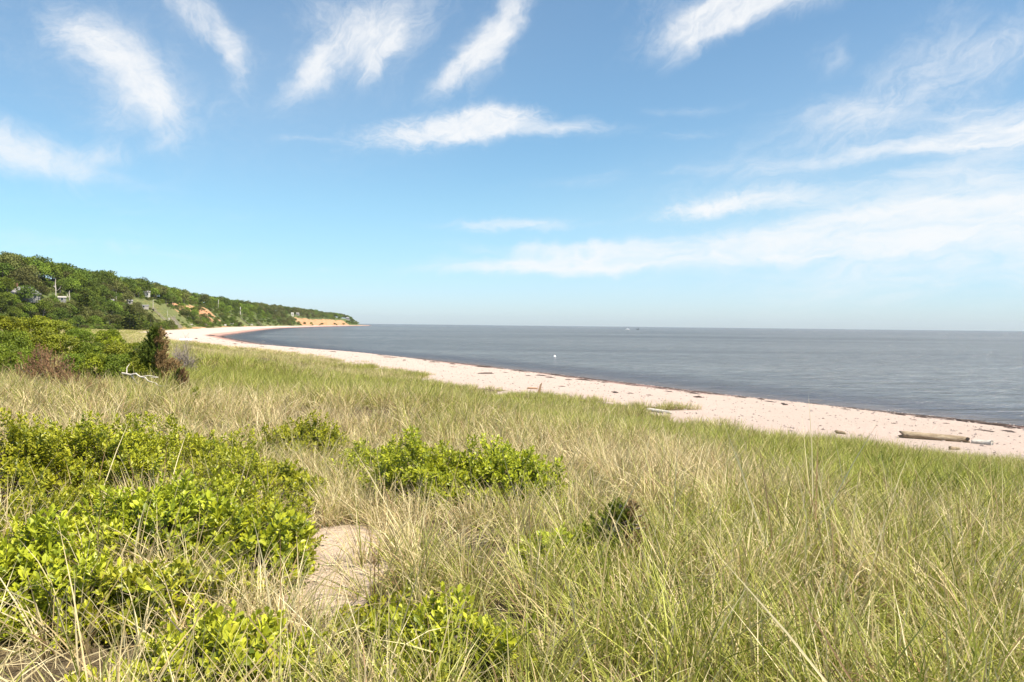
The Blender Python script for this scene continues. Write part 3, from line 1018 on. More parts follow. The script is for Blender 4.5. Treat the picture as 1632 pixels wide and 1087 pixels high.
def build_grass():
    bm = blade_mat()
    rng = np.random.default_rng(5)
    near = [tuft(rng, 46, 4, .64, .0076, .12, .30, .95, bm, 'near_tuft') for _ in range(7)]
    near += [tuft(rng, 28, 4, .5, .0082, .16, .5, 1.1, bm, 'near_tuft') for _ in range(3)]
    stalk = [tuft(rng, 4, 3, 1.0, .0090, .10, .26, .5, bm, 'stalk', True) for _ in range(5)]
    mat_ = [tuft(rng, 30, 3, .55, .006, .2, .9, .8, bm, 'litter', False, .35) for _ in range(3)]
    mid = [tuft(rng, 44, 3, .56, .0085, .16, .36, .95, bm, 'mid_tuft') for _ in range(7)]
    far = [tuft(rng, 46, 2, .56, .017, .32, .34, .7, bm, 'far_tuft') for _ in range(6)]
    kinds = near + stalk + mat_ + mid + far
    P, I, RT, S, DR = [], [], [], [], []

    def zone(r0, r1, dens, half, first, count, sc0, sc1, fol, tilt=0.16, wide=1.0, zlow=0.0, dadd=0.0):
        area = (r1 ** 2 - r0 ** 2) * math.radians(half)
        n = int(area * dens)
        r = np.sqrt(rng.random(n) * (r1 ** 2 - r0 ** 2) + r0 ** 2)
        t = np.radians(rng.uniform(-half, half, n))
        x, y = r * np.sin(t), r * np.cos(t)
        clump = (0.80 if r1 < 12 else 0.70) + 0.45 * vnoise(x, y, 1.3, 61) + 0.40 * vnoise(x, y, 0.55, 62)
        s, ys = shore_coords(x, y)
        B, T = f_beach(ys), f_toe(ys)
        W = np.interp(ys, [200, 300, 420, 800], [80, 45, 34, 30])
        q = (s - T) / W
        keep = rng.random(n) < np.clip(vegetated(x, y), 0, 1) * np.clip(clump, 0.12, 1) * (1 - 0.88 * bare_spot(x, y))
        if r1 > 100:
            keep &= (wood_mask(x, y, s, ys, q) < 0.5) & (clay_patch(x, y, s, ys, q) < 0.3) & (cliff_mask(s, ys, q) < 0.3)
        # the grass is thin between the viewer and the sandy hollow
        for fx, fy, fr in SAND_FRONT:
            keep &= ~((np.hypot(x - fx, y - fy) < fr * .9) & (rng.random(n) < .62))
        for sx, sy, sr, reach, prob in BLOCK:
            d = np.hypot(x - sx, y - sy) / sr
            keep &= ~((d < reach) & (rng.random(n) < min(prob, max(fol, .3))))
        x, y = x[keep], y[keep]
        z = land(x, y)
        m = len(x)
        sc = rng.uniform(sc0, sc1, m) * (1 + 0.26 * vnoise(x, y, 3.0, 63) + 0.12 * vnoise(x, y, 1.1, 65))
        edge = vegetated(x, y)
        sc = sc * (0.6 + 0.4 * edge)
        P.append(np.stack([x, y, z], 1))
        I.append(rng.integers(first, first + count, m))
        lean = 0.10 + 0.12 * vnoise(x, y, 2.4, 64)
        RT.append(np.stack([rng.normal(scale=tilt, size=m), rng.normal(scale=tilt, size=m) - lean * 0 + 0.0, rng.random(m) * 6.283], 1))
        S.append(np.stack([sc * wide, sc * wide, sc], 1))
        DR.append(np.clip(dry_map(x, y) + dadd, 0, 1))
    k1, k2, k3, k4 = len(near), len(near) + len(stalk), len(near) + len(stalk) + len(mat_), len(near) + len(stalk) + len(mat_) + len(mid)
    zone(2.0, 10, 31, 44, 0, k1, .75, 1.1, .85)
    zone(2.3, 9, 6.0, 44, k1, k2 - k1, .7, 1.1, .55, .2, dadd=.45)
    zone(2.0, 9, 22, 44, k2, k3 - k2, .7, 1.2, .6, .12, dadd=.22)
    zone(10, 32, 25, 44, k3, k4 - k3, .75, 1.12, .9)
    zone(9, 20, .6, 44, k1, k2 - k1, .6, .8, .9, .2, .8, dadd=.4)
    zone(32, 95, 5.5, 44, k4, len(kinds) - k4, .75, 1.15, 1, .14)
    zone(95, 330, 0.9, 40, k4, len(kinds) - k4, .8, 1.1, 0, .1, 2.2)
    zone(330, 520, 0.25, 30, k4, len(kinds) - k4, .8, 1.1, 0, .1, 3.0)
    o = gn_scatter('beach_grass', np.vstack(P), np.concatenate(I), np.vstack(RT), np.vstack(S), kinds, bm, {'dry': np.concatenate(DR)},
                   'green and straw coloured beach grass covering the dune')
    o['category'] = 'grass'


build_grass()

# ------------------------------------------------------------------ shrubs of the foreground
LEAF_MESHES = {}


def single_leaves(kind, n=7):
    if kind not in LEAF_MESHES:
        out = []
        rng = np.random.default_rng(3)
        for i in range(n):
            T = LEAF_UVW.copy()
            T[:, 2] *= rng.uniform(0.6, 1.8)
            T[:, 1] *= rng.uniform(0.8, 1.15)
            T[3, 2] = rng.uniform(-.18, .05)
            tint = np.full(8, (i + .5) / n)
            warm = np.full(8, 0.0) + (0.55 if i == n - 1 else 0.1)
            out.append(mesh('leaf', T, [LEAF_T, LEAF_Q], MAT[kind], False, {'tint': tint, 'warm': warm}))
        LEAF_MESHES[kind] = out
    return LEAF_MESHES[kind]


def build_shrub(spec, pos, rng):
    px, py, hw, hh, kind, label, yellow = spec
    dist = math.hypot(pos[0], pos[1])
    near = dist < 8.2
    hw, hh = hw * (1.24 if py < 850 else 1.16), hh * 1.12
    root = empty('bayberry_shrub' if kind == 'bayberry' else 'leafy_weed', pos, 0, label, 'shrub', 'green shrubs in the foreground grass')
    vol = hw * hw * hh
    n = int(np.clip((600 if px in (690, 790, 590, 480) else 470) * (hw / .5) ** 2 * (hh / .5) ** .7, 60, 1000))
    tip, ax = dome_twigs(rng, n, hw, hw * 0.85, hh * 0.92, 0.34, 0.6, .55 if 'hollow of' in label or 'far left' in label else .15)
    P, D, N, L, t = sprig_leaves(rng, tip, ax, 13, 0.13, 0.057 if dist < 6.3 else 0.047)
    m = len(P)
    tint = np.clip(0.50 + 0.30 * rng.normal(size=m) + np.repeat(.2 * rng.normal(size=len(tip)), 13) + 0.25 * (t - .5), 0, 1)
    warm = np.clip(yellow * rng.random(m) * (0.4 + 0.6 * t), 0, 1)
    stems(rng, tip, hw * 0.35, 110, 0.007).build('stems', MAT['twig'], root)
    chosen = np.zeros(m, bool)
    if near:
        cam_l = np.array([0, 0, CAM_Z]) - np.asarray(pos)
        toward = unit(P - np.array([0, 0, hh * .3])) @ unit(cam_l) + 0.6 * rng.random(m)
        order = np.argsort(-toward)[:300]
        chosen[order] = True
        lm = single_leaves(kind)
        Dn, Sn, Un = frames(D, N)
        for i in order:
            k = min(int(tint[i] * 6), 5)
            if warm[i] > 0.45:
                k = 6
            o = bpy.data.objects.new('leaf', lm[k])
            COL.objects.link(o)
            o.parent = root
            M = Matrix(((*(Dn[i] * L[i]),), (*(Sn[i] * L[i]),), (*(Un[i] * L[i]),))).transposed().to_4x4()
            M.translation = Vector(P[i])
            o.matrix_local = M
    r = ~chosen
    me = leaf_mesh('foliage', P[r], D[r], N[r], L[r], MAT[kind], tint[r], warm[r])
    tag(link('foliage', me, root), kind='stuff')


_rs = np.random.default_rng(21)
for spec, pos in zip(SHRUBS, SHRUB_POS):
    build_shrub(spec, pos, _rs)

# ------------------------------------------------------------------ scrub at the left, cedars, bare twigs
def hit_down(px, py, far=700.0):
    for k in range(12):
        p = hit(px, py + .8 * k)
        if p is not None and p[2] > .3 and p[1] < 1900:
            return p
    return along(px, py, far)


def unit_bush(rng, kind, tw=420, per=9, L=0.1, lump=0.3, yellow=0.3):
    tip, ax = dome_twigs(rng, tw, 1, 1, 1, lump, 0.45)
    P, D, N, Ls, t = sprig_leaves(rng, tip, ax, per, 0.13, L)
    m = len(P)
    D = unit(D + rng.normal(scale=.45, size=D.shape))
    tint = np.clip(0.5 + 0.28 * rng.normal(size=m) + 0.25 * np.repeat(vnoise(tip[:, 0] * 3, tip[:, 1] * 3 + tip[:, 2] * 2, 1.0, 5), per), 0, 1)
    warm = np.clip(yellow * rng.random(m) * (0.3 + t), 0, 1)
    fol = leaf_mesh('foliage', P, D, N, Ls, MAT[kind], tint, warm, True)
    st = stems(rng, tip, 0.35, 60, 0.013).me('stems', MAT['twig'])
    return fol, st


def crown_mesh(rng, mat, lobes=9, per=150, L=0.15, flat=.8, yellow=.3, rmin=.36):
    C, Rr = [], []
    for i in range(lobes):
        a = i * 2.399 + rng.random() * .6
        z = -.45 + 1.2 * (i + .5) / lobes
        rad = (.62 - .22 * abs(z)) * (.75 + .4 * rng.random())
        C.append([math.cos(a) * rad * (1 - .35 * max(z, 0)), math.sin(a) * rad * (1 - .35 * max(z, 0)), z * flat])
        Rr.append(rmin + .2 * rng.random())
    C.append([0, 0, .55 * flat])
    Rr.append(rmin + .06)
    C, Rr = np.array(C), np.array(Rr)
    P, D, N, tint = [], [], [], []
    for c, r in zip(C, Rr):
        d = unit(rng.normal(size=(per, 3)))
        d[:, 2] = np.where(d[:, 2] < -.35, -d[:, 2], d[:, 2])
        q = c + d * (r * (.72 + .33 * rng.random(per)))[:, None] * [1, 1, .85]
        P.append(q)
        N.append(unit(d + rng.normal(scale=.45, size=(per, 3)) + [0, 0, .25]))
        D.append(unit(rng.normal(size=(per, 3)) + d * .4))
        tint.append(np.clip(.5 + .25 * rng.normal(size=per) + .2 * rng.normal(), 0, 1))
    P, D, N, tint = np.vstack(P), np.vstack(D), np.vstack(N), np.concatenate(tint)
    m = len(P)
    return leaf_mesh('crown', P, D, N, L * (.6 + .8 * rng.random(m)), MAT[mat], tint, yellow * rng.random(m) ** 1.5, True)


_rb = np.random.default_rng(33)


def lobed_bush(kind, yellow, lobes):
    st = stems(_rb, dome_twigs(_rb, 120, 1, 1, 1, .3, .5)[0] * [.9, .9, .8], .35, 50, .013).me('stems', MAT['twig'])
    return crown_mesh(_rb, kind, lobes, 560, .074, .8, yellow, .24), st


BUSH_KINDS = {'fresh': [lobed_bush('thicket', .35, 13 + 2 * i) for i in range(4)],
              'green': [lobed_bush('scrub_leaf', .3, 14 + 2 * i) for i in range(3)],
              'dead': [unit_bush(_rb, 'dead_needle', 800, 10, .07, .4, .5) for _ in range(2)]}


def put_bush(px, py, hwpx, top, kind, label, name='dune_shrub', deep=0.8, squash=1.0):
    p, hw, py = bush_foot(px, py, hwpx)
    d = p[1]
    h = max((py - top) * d / FPX, .25) * .96
    root = empty(name, p, random.random() * 6.28, label, 'shrub', 'shrubs at the left end of the dune')
    fol, st = random.choice(BUSH_KINDS[kind])
    for nm, me in (('foliage', fol), ('stems', st)):
        o = link(nm, me, root)
        if kind == 'dead' or nm == 'stems':
            o.scale = (hw * 1.05, hw * deep, h / 0.95)
        else:
            o.scale = (hw * 1.15, hw * deep * 1.1, h / 1.72)
            o.location = (0, 0, h * .44)
    return root


for a in THICKET:
    put_bush(*a)
for a in DEAD_THICKET:
    put_bush(*a, name='dead_shrub')


def cedar(px, py, hwpx, top, label, dead_side, frac_dead, n=520, lean=0.0, per=13, L=0.085, leaf='cedar'):
    py += 14 if py < 700 else 0
    p = hit(px, py)
    d = p[1]
    hw, h = hwpx * d / FPX, (py - top) * d / FPX
    rng = np.random.default_rng(int(px))
    root = empty('cedar', p, 0, label, 'cedar', 'red cedars on the dune')
    # upswept sprays round a short leader
    t = rng.random(n) ** 0.8
    az = rng.random(n) * 6.283
    prof = (1 - t) ** 0.75 * (0.78 + 0.6 * vnoise(az * 1.6, t * 7, 1.0, 9)) + 0.07
    rr = prof * (0.35 + 0.65 * rng.random(n) ** 0.5)
    tip = np.stack([np.cos(az) * rr * hw + lean * t * hw, np.sin(az) * rr * hw, (0.04 + 0.96 * t) * h], 1)
    ax = unit(np.stack([np.cos(az) * .7, np.sin(az) * .7, np.full(n, 0.9)], 1) + rng.normal(scale=.28, size=(n, 3)))
    Lk = max(L * h / 1.8, 0.035)
    P, D, N, Ls, tt = sprig_leaves(rng, tip, ax, per, Lk * 4.5, Lk)
    D = unit(D * 0.6 + np.repeat(ax, per, 0) * 0.9)
    key = np.repeat(np.cos(az - dead_side) * 0.7 + 0.5 * vnoise(tip[:, 0] * 4 / hw, tip[:, 2] * 4 / h, 1.0, 4), per)
    dead = key > np.quantile(key, 1 - frac_dead)
    m = len(P)
    tint = np.clip(0.45 + .3 * rng.normal(size=m), 0, 1)
    warm = np.clip(rng.random(m) * .5 * tt, 0, 1)
    for nm, k, mt in (('foliage', ~dead, leaf), ('dead_foliage', dead, 'dead_needle')):
        o = link(nm, leaf_mesh(nm, P[k], D[k], N[k], Ls[k] * 1.1, MAT[mt], tint[k], warm[k], True), root)
        if nm == 'dead_foliage':
            o['label'] = 'rust brown dead sprays'
    mb = MB()
    mb.tube([(0, 0, -.05), (lean * .3 * hw, 0, h * .4), (lean * hw * .8, 0, h * .9)], [.05 * h / 2, .035 * h / 2, .01], 5)
    for i in rng.choice(n, 45, replace=False):
        q = tip[i]
        mb.tube([(lean * hw * .3, 0, q[2] * .55), q * [.6, .6, .9], q], [.018, .012, .006], 3, False)
    mb.build('trunk', MAT['bark'], root)


cedar(243, 607, 50, 524, 'tall dark cedar bush browned down its right side, at the thicket\'s right end', 0.2, .34, 900, 0.12)
cedar(212, 606, 26, 562, 'squat dark green cedar at the left foot of the tall browned cedar', 0.6, .1, 420, -0.1)
cedar(280, 617, 32, 588, 'low sprawling cedar, half brown, at the right foot of the tall browned cedar', 0.0, .45, 380, 0.3)
cedar(965, 900, 96, 802, 'little half-brown cedar alone in the grass at the right of the round bush', -0.1, .36, 330, 0.3, 10, 0.13, 'juniper')


def bare_shrub(px, py, hwpx, top, label, n=90, mat='grey_twig', name='bare_shrub', rad=.012):
    p = hit(px, py)
    d = p[1]
    hw, h = hwpx * d / FPX, (py - top) * d / FPX
    rng = np.random.default_rng(int(px) + 5)
    root = empty(name, p, 0, label, 'shrub')
    tip, ax = dome_twigs(rng, n, hw, hw * .8, h, .35, .5)
    stems(rng, tip, hw * .3, n, rad, .1).build('stems', MAT[mat], root)
    mb = MB()
    for t_, a_ in zip(tip, ax):
        for k in range(4):
            v = unit(a_ + rng.normal(scale=.5, size=3))
            b = t_ * (0.72 + .25 * rng.random())
            mb.tube([b, b + v * h * .14, b + v * h * .22 + rng.normal(scale=.02, size=3)], [rad * .35, rad * .28, rad * .15], 3, False)
    mb.build('twigs', MAT[mat], root)


bare_shrub(293, 603, 26, 546, 'leafless grey shrub of fine twigs leaning right of the tall browned cedar', 130)
bare_shrub(452, 676, 10, 628, 'thin bare dark twig standing up behind the dark-twigged green shrub', 6, 'twig', 'bare_twig', .006)
bare_shrub(1078, 925, 22, 885, 'bare dark twig in the grass right of the little half-brown cedar', 8, 'twig', 'bare_twig', .004)
bare_shrub(95, 800, 60, 735, 'tangle of dead grey stems in the hollow of the spreading shrub', 90, 'twig', 'dead_stem_tangle', .006)


def red_leaves():
    p = hit(48, 815)
    rng = np.random.default_rng(2)
    q = np.array([0, 0, .17]) + rng.normal(scale=(.035, .03, .02), size=(9, 3))
    m_ = leaf_mat('red_leaf', (0.20, 0.03, 0.012), (0.42, 0.08, 0.03), (0.5, 0.2, 0.08), .3)
    me = leaf_mesh('red_leaves', q, rng.normal(size=(9, 3)), rng.normal(size=(9, 3)) + [0, 0, .6], rng.uniform(.03, .05, 9), m_, rng.random(9), rng.random(9) * .3)
    root = empty('red_seedling', p + [0, -.35, .05], 0, 'tiny seedling with red leaves among straw stalks at the far left', 'seedling')
    link('leaves', me, root)
    mb = MB()
    mb.tube([(0, 0, -.08), (.01, 0, .1), (0, 0, .19)], [.005, .004, .002], 4)
    mb.build('stem', MAT['twig'], root)


red_leaves()


def dead_branch():
    a, b, c = hit(214, 632), hit(256, 636), hit(284, 640)
    A = a + [0, -.5, .50]
    B = b + [0, -.55, .42]
    C = c + [0, -.6, .36]
    mb = MB()
    rng = np.random.default_rng(4)
    line = [A * (1 - t) + B * t + rng.normal(scale=(.012, .012, .012)) + [0, 0, .06 * math.sin(t * 3.1)] for t in np.linspace(0, 1, 7)]
    tail = [B * (1 - t) + C * t + rng.normal(scale=(.01, .01, .012)) for t in np.linspace(.2, 1, 5)]
    mb.tube(line + tail, np.linspace(.022, .006, 12), 6)
    mb.tube([line[4], line[5] + [.08, 0, .04], line[6] + [.2, 0, .08], C + [-.3, 0, .17]], [.013, .010, .007, .003], 5)
    mb.tube([line[2], line[2] + [.12, 0, -.16], line[2] + [.3, .05, -.3]], [.018, .012, .006], 4)
    mb.tube([tail[1], tail[2] + [.05, 0, -.15]], [.012, .005], 4)
    mb.tube([line[1], line[1] + [-.05, .1, .12], line[1] + [-.04, .2, .2]], [.013, .008, .004], 4)
    tag(mb.build('dead_branch', MAT['pale_bark']), 'bleached dead branch lying across the foot of the browned cedar', 'branch')
    a = hit(93, 575)
    mb = MB()
    mb.tube([a + [-.1, 0, .5], a + [.35, 0, .72], a + [.7, 0, .95]], [.02, .018, .01], 4)
    tag(mb.build('dead_branch', MAT['pale_bark']), 'thin pale bare branch poking from the thicket behind the rusty shrub', 'branch')


dead_branch()

# ------------------------------------------------------------------ houses, stairs, poles on the hill
MAT['shingle_roof'] = simple('weathered_grey_roof', (0.20, 0.185, 0.185), (0.30, 0.28, 0.28), 3, 0.9)
MAT['white_paint'] = simple('white_house_paint', (0.52, 0.49, 0.42), (0.62, 0.59, 0.51), 2, 0.7)
MAT['grey_wall'] = simple('grey_shingle_wall', (0.24, 0.22, 0.20), (0.34, 0.32, 0.29), 5, 0.9)
MAT['brick'] = simple('chimney_brick', (0.24, 0.10, 0.07), (0.34, 0.17, 0.12), 8, 0.9)
MAT['glass'] = simple('window_glass', (0.02, 0.025, 0.03), (0.04, 0.045, 0.05), 2, 0.08, spec=0.6)
MAT['old_wood'] = simple('weathered_stair_wood', (0.27, 0.225, 0.17), (0.44, 0.375, 0.29), 9, 0.9, stretch=(1, 1, .3))
MAT['dark_wood'] = simple('dark_stair_wood', (0.085, 0.06, 0.045), (0.16, 0.115, 0.09), 9, 0.9)
MAT['concrete'] = simple('old_concrete', (0.34, 0.30, 0.26), (0.48, 0.43, 0.38), 5, 0.95)

CLEAR = []     # (px, py, half w, half h, depth): sight lines the photograph keeps open


def house(px, py, D, w, dp, wh, rh, rz, wall, roof, label, chimney=None, hip=False, nwin=3, clear=None, over=.4, group=None):
    D0 = D
    p = hit_down(px, py + 1.5)
    if p[1] > D * 1.6 or p[1] < D * .6:
        p = along(px, py, D)
    else:
        D = p[1]
        p = along(px, py, D)
    g0 = ground_z(p[0], p[1])
    k_ = D / D0
    w, dp, wh, rh = w * k_, dp * k_, wh * k_, rh * k_
    root = empty('house', p, rz, label, 'house', group)
    drop = max(p[2] - g0 + .6, .3)
    mb = MB()
    mb.box((0, 0, (wh - drop) / 2), (w, dp, wh + drop))
    if not hip:
        for s in (-1, 1):
            x = s * w / 2
            mb.add([(x - s * .01, -dp / 2, wh), (x - s * .01, dp / 2, wh), (x - s * .01, 0, wh + rh - .02)], [(0, 1, 2)])
    mb.build('wall', MAT[wall], root)
    mb = MB()
    ow, od = w / 2 + over, dp / 2 + over
    k = rh / (dp / 2)
    z0 = wh - over * k + .02
    rl = ow - (dp * .45 if hip else 0)
    t = .16
    top = [(-ow, -od, z0), (ow, -od, z0), (ow, od, z0), (-ow, od, z0), (-rl, 0, wh + rh), (rl, 0, wh + rh)]
    V = [(x, y, z + t) for x, y, z in top] + top
    mb.add(V, [(0, 1, 5, 4), (2, 3, 4, 5), (1, 2, 5), (3, 0, 4), (6, 10, 11, 7), (8, 11, 10, 9), (7, 11, 8), (9, 10, 6),
               (0, 6, 7, 1), (1, 7, 8, 2), (2, 8, 9, 3), (3, 9, 6, 0)])
    rf = mb.build('roof', MAT[roof], root)
    if chimney:
        mb = MB()
        mb.box((chimney[0], chimney[1], wh + rh + .25), (1.3, 1.0, 2.6))
        mb.box((chimney[0], chimney[1], wh + rh + 1.62), (1.5, 1.2, .16))
        mb.build('chimney', MAT['brick'], rf)
    for side, length in ((-1, w),):
        for i in range(nwin):
            x = (i + .5) / nwin * w - w / 2
            mb = MB()
            for q in ((-.5, 0, .09, 1.3), (.5, 0, .09, 1.3), (0, .62, 1.09, .09), (0, -.62, 1.09, .09)):
                mb.box((x + q[0], -dp / 2 - .03, wh * .55 + q[1]), (q[2], .1, q[3]))
            f = mb.build('window', MAT['white_paint'], root)
            mb = MB()
            mb.box((x, -dp / 2 - .012, wh * .55), (.92, .05, 1.16))
            mb.build('pane', MAT['glass'], f)
    if clear:
        CLEAR.append((*clear, D))
    return root


house(40, 478, 335, 11.0, 7.5, 2.6, 2.7, R(31), 'grey_wall', 'shingle_roof', 'grey-roofed house with a brick chimney half hidden in the trees at the left', (-2.9, .6), True, 3, (42, 452, 22, 6))
house(99, 479, 330, 2.9, 2.2, 1.2, .45, R(28), 'grey_wall', 'concrete', 'small pale grey shed among dark trees beside the bleached snags', None, False, 1, (99, 475, 7, 5), .2)
house(235, 473, 455, 2.8, 3.0, 2.6, .9, R(25), 'white_paint', 'shingle_roof', 'small white house on the hill above the grass slope with stairs', None, False, 1, (235, 468, 5, 5), .2)
house(178, 484, 395, 2.0, 2.4, 1.5, .6, R(26), 'white_paint', 'shingle_roof', 'white cottage glimpsed between trees left of the grass slope, leftmost of the two', None, False, 1, (178, 481, 2, 2), .2)
house(207, 484, 400, 2.6, 2.4, 1.3, .6, R(25), 'concrete', 'shingle_roof', 'pale cottage glimpsed between trees just left of the grass slope', None, False, 1, (207, 481, 3, 2), .2)
house(229, 490, 402, 4.6, 2.2, .9, .3, R(24), 'concrete', 'shingle_roof', 'low pale boathouse at the top of the grass slope', None, False, 1, (228, 488, 6, 2), .2)
house(466, 502, 1225, 3.6, 4, 2.4, 1.0, R(10), 'white_paint', 'white_paint', 'tiny white house on the far bluff above the orange cliff, left of its pair', None, False, 1, (466, 500, 4, 4), .2)
house(474.5, 501.5, 1225, 4.2, 4, 2.0, .9, R(0), 'grey_wall', 'concrete', 'tiny grey house on the far bluff above the orange cliff, right of its pair', None, False, 1, (474, 500, 4, 4), .2)
house(554, 508.5, 1750, 8, 6, 2.2, 2.2, R(12), 'grey_wall', 'shingle_roof', 'house with a grey roof near the tip of the headland', None, True, 3, (554, 506, 8, 5), .5)


def stairs(pts, width, label, mat='old_wood', rail=True, landing=None, name='beach_stairs', lift=.5):
    """a straight wooden flight down the bluff; pts are world points along its line"""
    a, b = np.array(pts[0], float), np.array(pts[1], float)
    root = empty(name, b, 0, label, 'stairs', 'wooden stairs down the bluff')
    o = b
    d = b - a
    hd = np.array([d[0], d[1], 0])
    sd = unit(np.cross(hd, [0, 0, 1]))
    L = np.linalg.norm(d)
    up = np.array([0, 0, lift])
    mb = MB()
    for s in (-1, 1):
        mb.tube([a - o + up + sd * s * width / 2, b - o + up * .4 + sd * s * width / 2], .16, 4)
    mb.build('stringers', MAT[mat], root)
    mb = MB()
    n = int(L / .35)
    rz = math.atan2(sd[1], sd[0])
    for i in range(n):
        q = a - o + d * (i + .5) / n + up * (1 - .6 * (i + .5) / n) + [0, 0, .1]
        mb.box(q, (width, .3, .05), rz)
    tag(mb.build('treads', MAT[mat], root), kind='stuff')
    if rail:
        mb = MB()
        for s in (-1, 1):
            mb.tube([a - o + up + sd * s * width / 2 + [0, 0, 1.0], b - o + up * .4 + sd * s * width / 2 + [0, 0, 1.0]], .07, 4)
        mb.build('handrails', MAT[mat], root)
    k = max(int(L / 3.5), 2)
    for i in range(k + 1):
        q = a + d * i / k
        for s in (-1, 1):
            e = q + sd * s * width / 2
            g0 = ground_z(e[0], e[1])
            top = e[2] + lift + (1.05 if rail else .1)
            mb = MB()
            mb.tube([e - o + [0, 0, g0 - e[2] - .3], e - o + [0, 0, top - e[2]]], .09, 4)
            mb.build('post', MAT[mat], root)
    for f in landing or []:
        mb = MB()
        q = a - o + d * f + up + [0, 0, .05]
        mb.box(q, (width * 2.2, width * 2.0, .15), rz)
        for sx in (-1, 1):
            for sy in (-1, 1):
                mb.tube([q + sd * sx * width + unit(hd) * sy * width * .9 + [0, 0, -2.2], q + sd * sx * width + unit(hd) * sy * width * .9 + [0, 0, 1.0]], .09, 4)
        mb.build('landing', MAT[mat], root)


def gp(px, py, lift=0.0):
    p = hit(px, py)
    return p + [0, 0, lift]


def slope_flight(top_px, top_py, bot_px, bot_py):
    """two ground points seen at those pixels"""
    return [gp(top_px, top_py), gp(bot_px, bot_py)]


stairs(slope_flight(243, 494, 264, 512), 1.5, 'long wooden stairs down the grass slope, leftmost flight below the pole', 'old_wood', True, [0.0, 0.98])
stairs(slope_flight(263, 517, 270, 525), 1.2, 'short dark flight of stairs reaching the beach below the grass slope', 'dark_wood', False)
stairs(slope_flight(274, 507, 288, 524), 1.7, 'wooden stairs with handrails down the middle of the grass slope to the beach', 'old_wood', True, [0.0])
stairs(slope_flight(298, 504, 332, 521), 1.8, 'long wooden stairs with a landing on posts beside the clay scar', 'old_wood', True, [.5], lift=1.4)
stairs(slope_flight(400, 507, 418, 520), 2.6, 'dark timber stairs down the bluff beyond the pale wall', 'dark_wood', True, lift=1.0)
stairs(slope_flight(377, 502, 400, 519), 1.2, 'thin weathered stairs on the scrubby bluff left of the dark timber stairs', 'old_wood', False)


def pole(px, py_bot, py_top, D, rad, label, mat='pale_bark'):
    p = hit_down(px, py_bot)
    rad *= p[1] / D
    D = p[1]
    h = (py_bot - py_top) * D / FPX
    g0 = ground_z(p[0], p[1])
    mb = MB()
    mb.tube([(0, 0, min(g0 - p[2], 0) - .5), (0, 0, h * .5), (0, 0, h)], [rad, rad * .9, rad * .75], 6)
    mb.box((0, 0, h - .35), (1.1 if rad > .2 else .5, .14, .14))
    tag(mb.build('pole', MAT[mat], None, False, p), label, 'pole', 'bare poles on the bluff')
    CLEAR.append((px, (py_bot + py_top) / 2, 1.5, (py_bot - py_top) / 2, D))


pole(244, 494, 478, 430, .17, 'bare wooden pole at the head of the leftmost stairs')
pole(267, 505, 495, 440, .10, 'thin white flagpole on the grass slope between the stairs', 'white_paint')
pole(348, 490, 477, 640, .3, 'slim pale pole on the wooded bluff left of the thick one')
pole(383, 501, 489, 720, .5, 'thick pale pole on the wooded bluff')


def snag(px, pb, pt, D, label, fork):
    p = hit_down(px, pb)
    D = p[1]
    h = (pb - pt) * D / FPX
    root = empty('dead_tree', p, 0, label, 'dead tree', 'bleached snags in the wood')
    mb = MB()
    mb.tube([(0, 0, -3), (.1, 0, h * .4), (-.1, 0, h * .75), (.05, 0, h)], [.27, .23, .17, .08], 6)
    mb.build('trunk', MAT['pale_bark'], root)
    for fx, z0, z1 in fork:
        mb = MB()
        mb.tube([(0, 0, h * z0), (fx * .55, -.3, h * (z0 + .12)), (fx * .8, -.2, h * (z0 + z1) / 2), (fx, 0, h * z1)], [.14, .12, .09, .04], 5)
        mb.build('limb', MAT['pale_bark'], root)
    CLEAR.append((px + 1, (pb * .65 + pt * .35), 1.5, (pb - pt) / 4, D))


snag(88.5, 474, 444, 325, 'tall bleached dead tree with a forked limb to the right, in the dark wood', [(2.4, .30, .68), (-.8, .5, .62)])
snag(110.5, 479, 463, 325, 'short bleached dead trunk right of the small grey shed', [(-.9, .3, .7)])
snag(185, 482, 465, 395, 'slender pale dead trunk in the olive wood left of the grass slope', [])
snag(71, 452, 432, 335, 'thin grey dead trunk above the grey roof', [(.6, .5, .8)])


def debris():
    for i, (px, py, l, h, w, lab) in enumerate([
        (360, 512.5, 3.8, 1.0, 1.2, 'pale slab of broken concrete wall leaning high on the foot of the bluff'),
        (368, 516, 5.0, .9, 1.0, 'long broken concrete slab on the foot of the bluff'),
        (376, 519, 2.4, 1.1, 1.4, 'white concrete block at the beach edge, right end of the broken wall'),
        (359, 519.5, 1.8, 1.6, 1.5, 'white boulder-like concrete lump at the beach below the broken wall'),
        (401, 518.5, 2.4, 1.6, 1.4, 'pale boulder beside the foot of the dark timber stairs'),
        (305, 518, 1.6, .8, 1.2, 'pale stone in the grass left of the stairs with the landing'),
        (259, 526.5, 1.4, .8, 1.0, 'white stone at the corner where meadow meets beach'),
        (269, 509.5, 1.2, 1.3, 1.0, 'white hut-like box on the grass slope between the stairs')]):
        p = hit(px, py)
        rng = np.random.default_rng(i)
        mb = MB()
        mb.box((0, 0, h * .35), (l, w, h), R(-40 + 30 * rng.random()), rng.normal(scale=.12))
        me = mb.me('slab', MAT['concrete'])
        o = link('concrete_slab' if i in (0, 1) else 'pale_stone', me, None, p)
        o.rotation_euler = (0, 0, R(60))
        bv = o.modifiers.new('worn', 'BEVEL')
        bv.width = .18
        bv.segments = 2
        tag(o, lab, 'slab' if i in (0, 1) else 'stone')


debris()

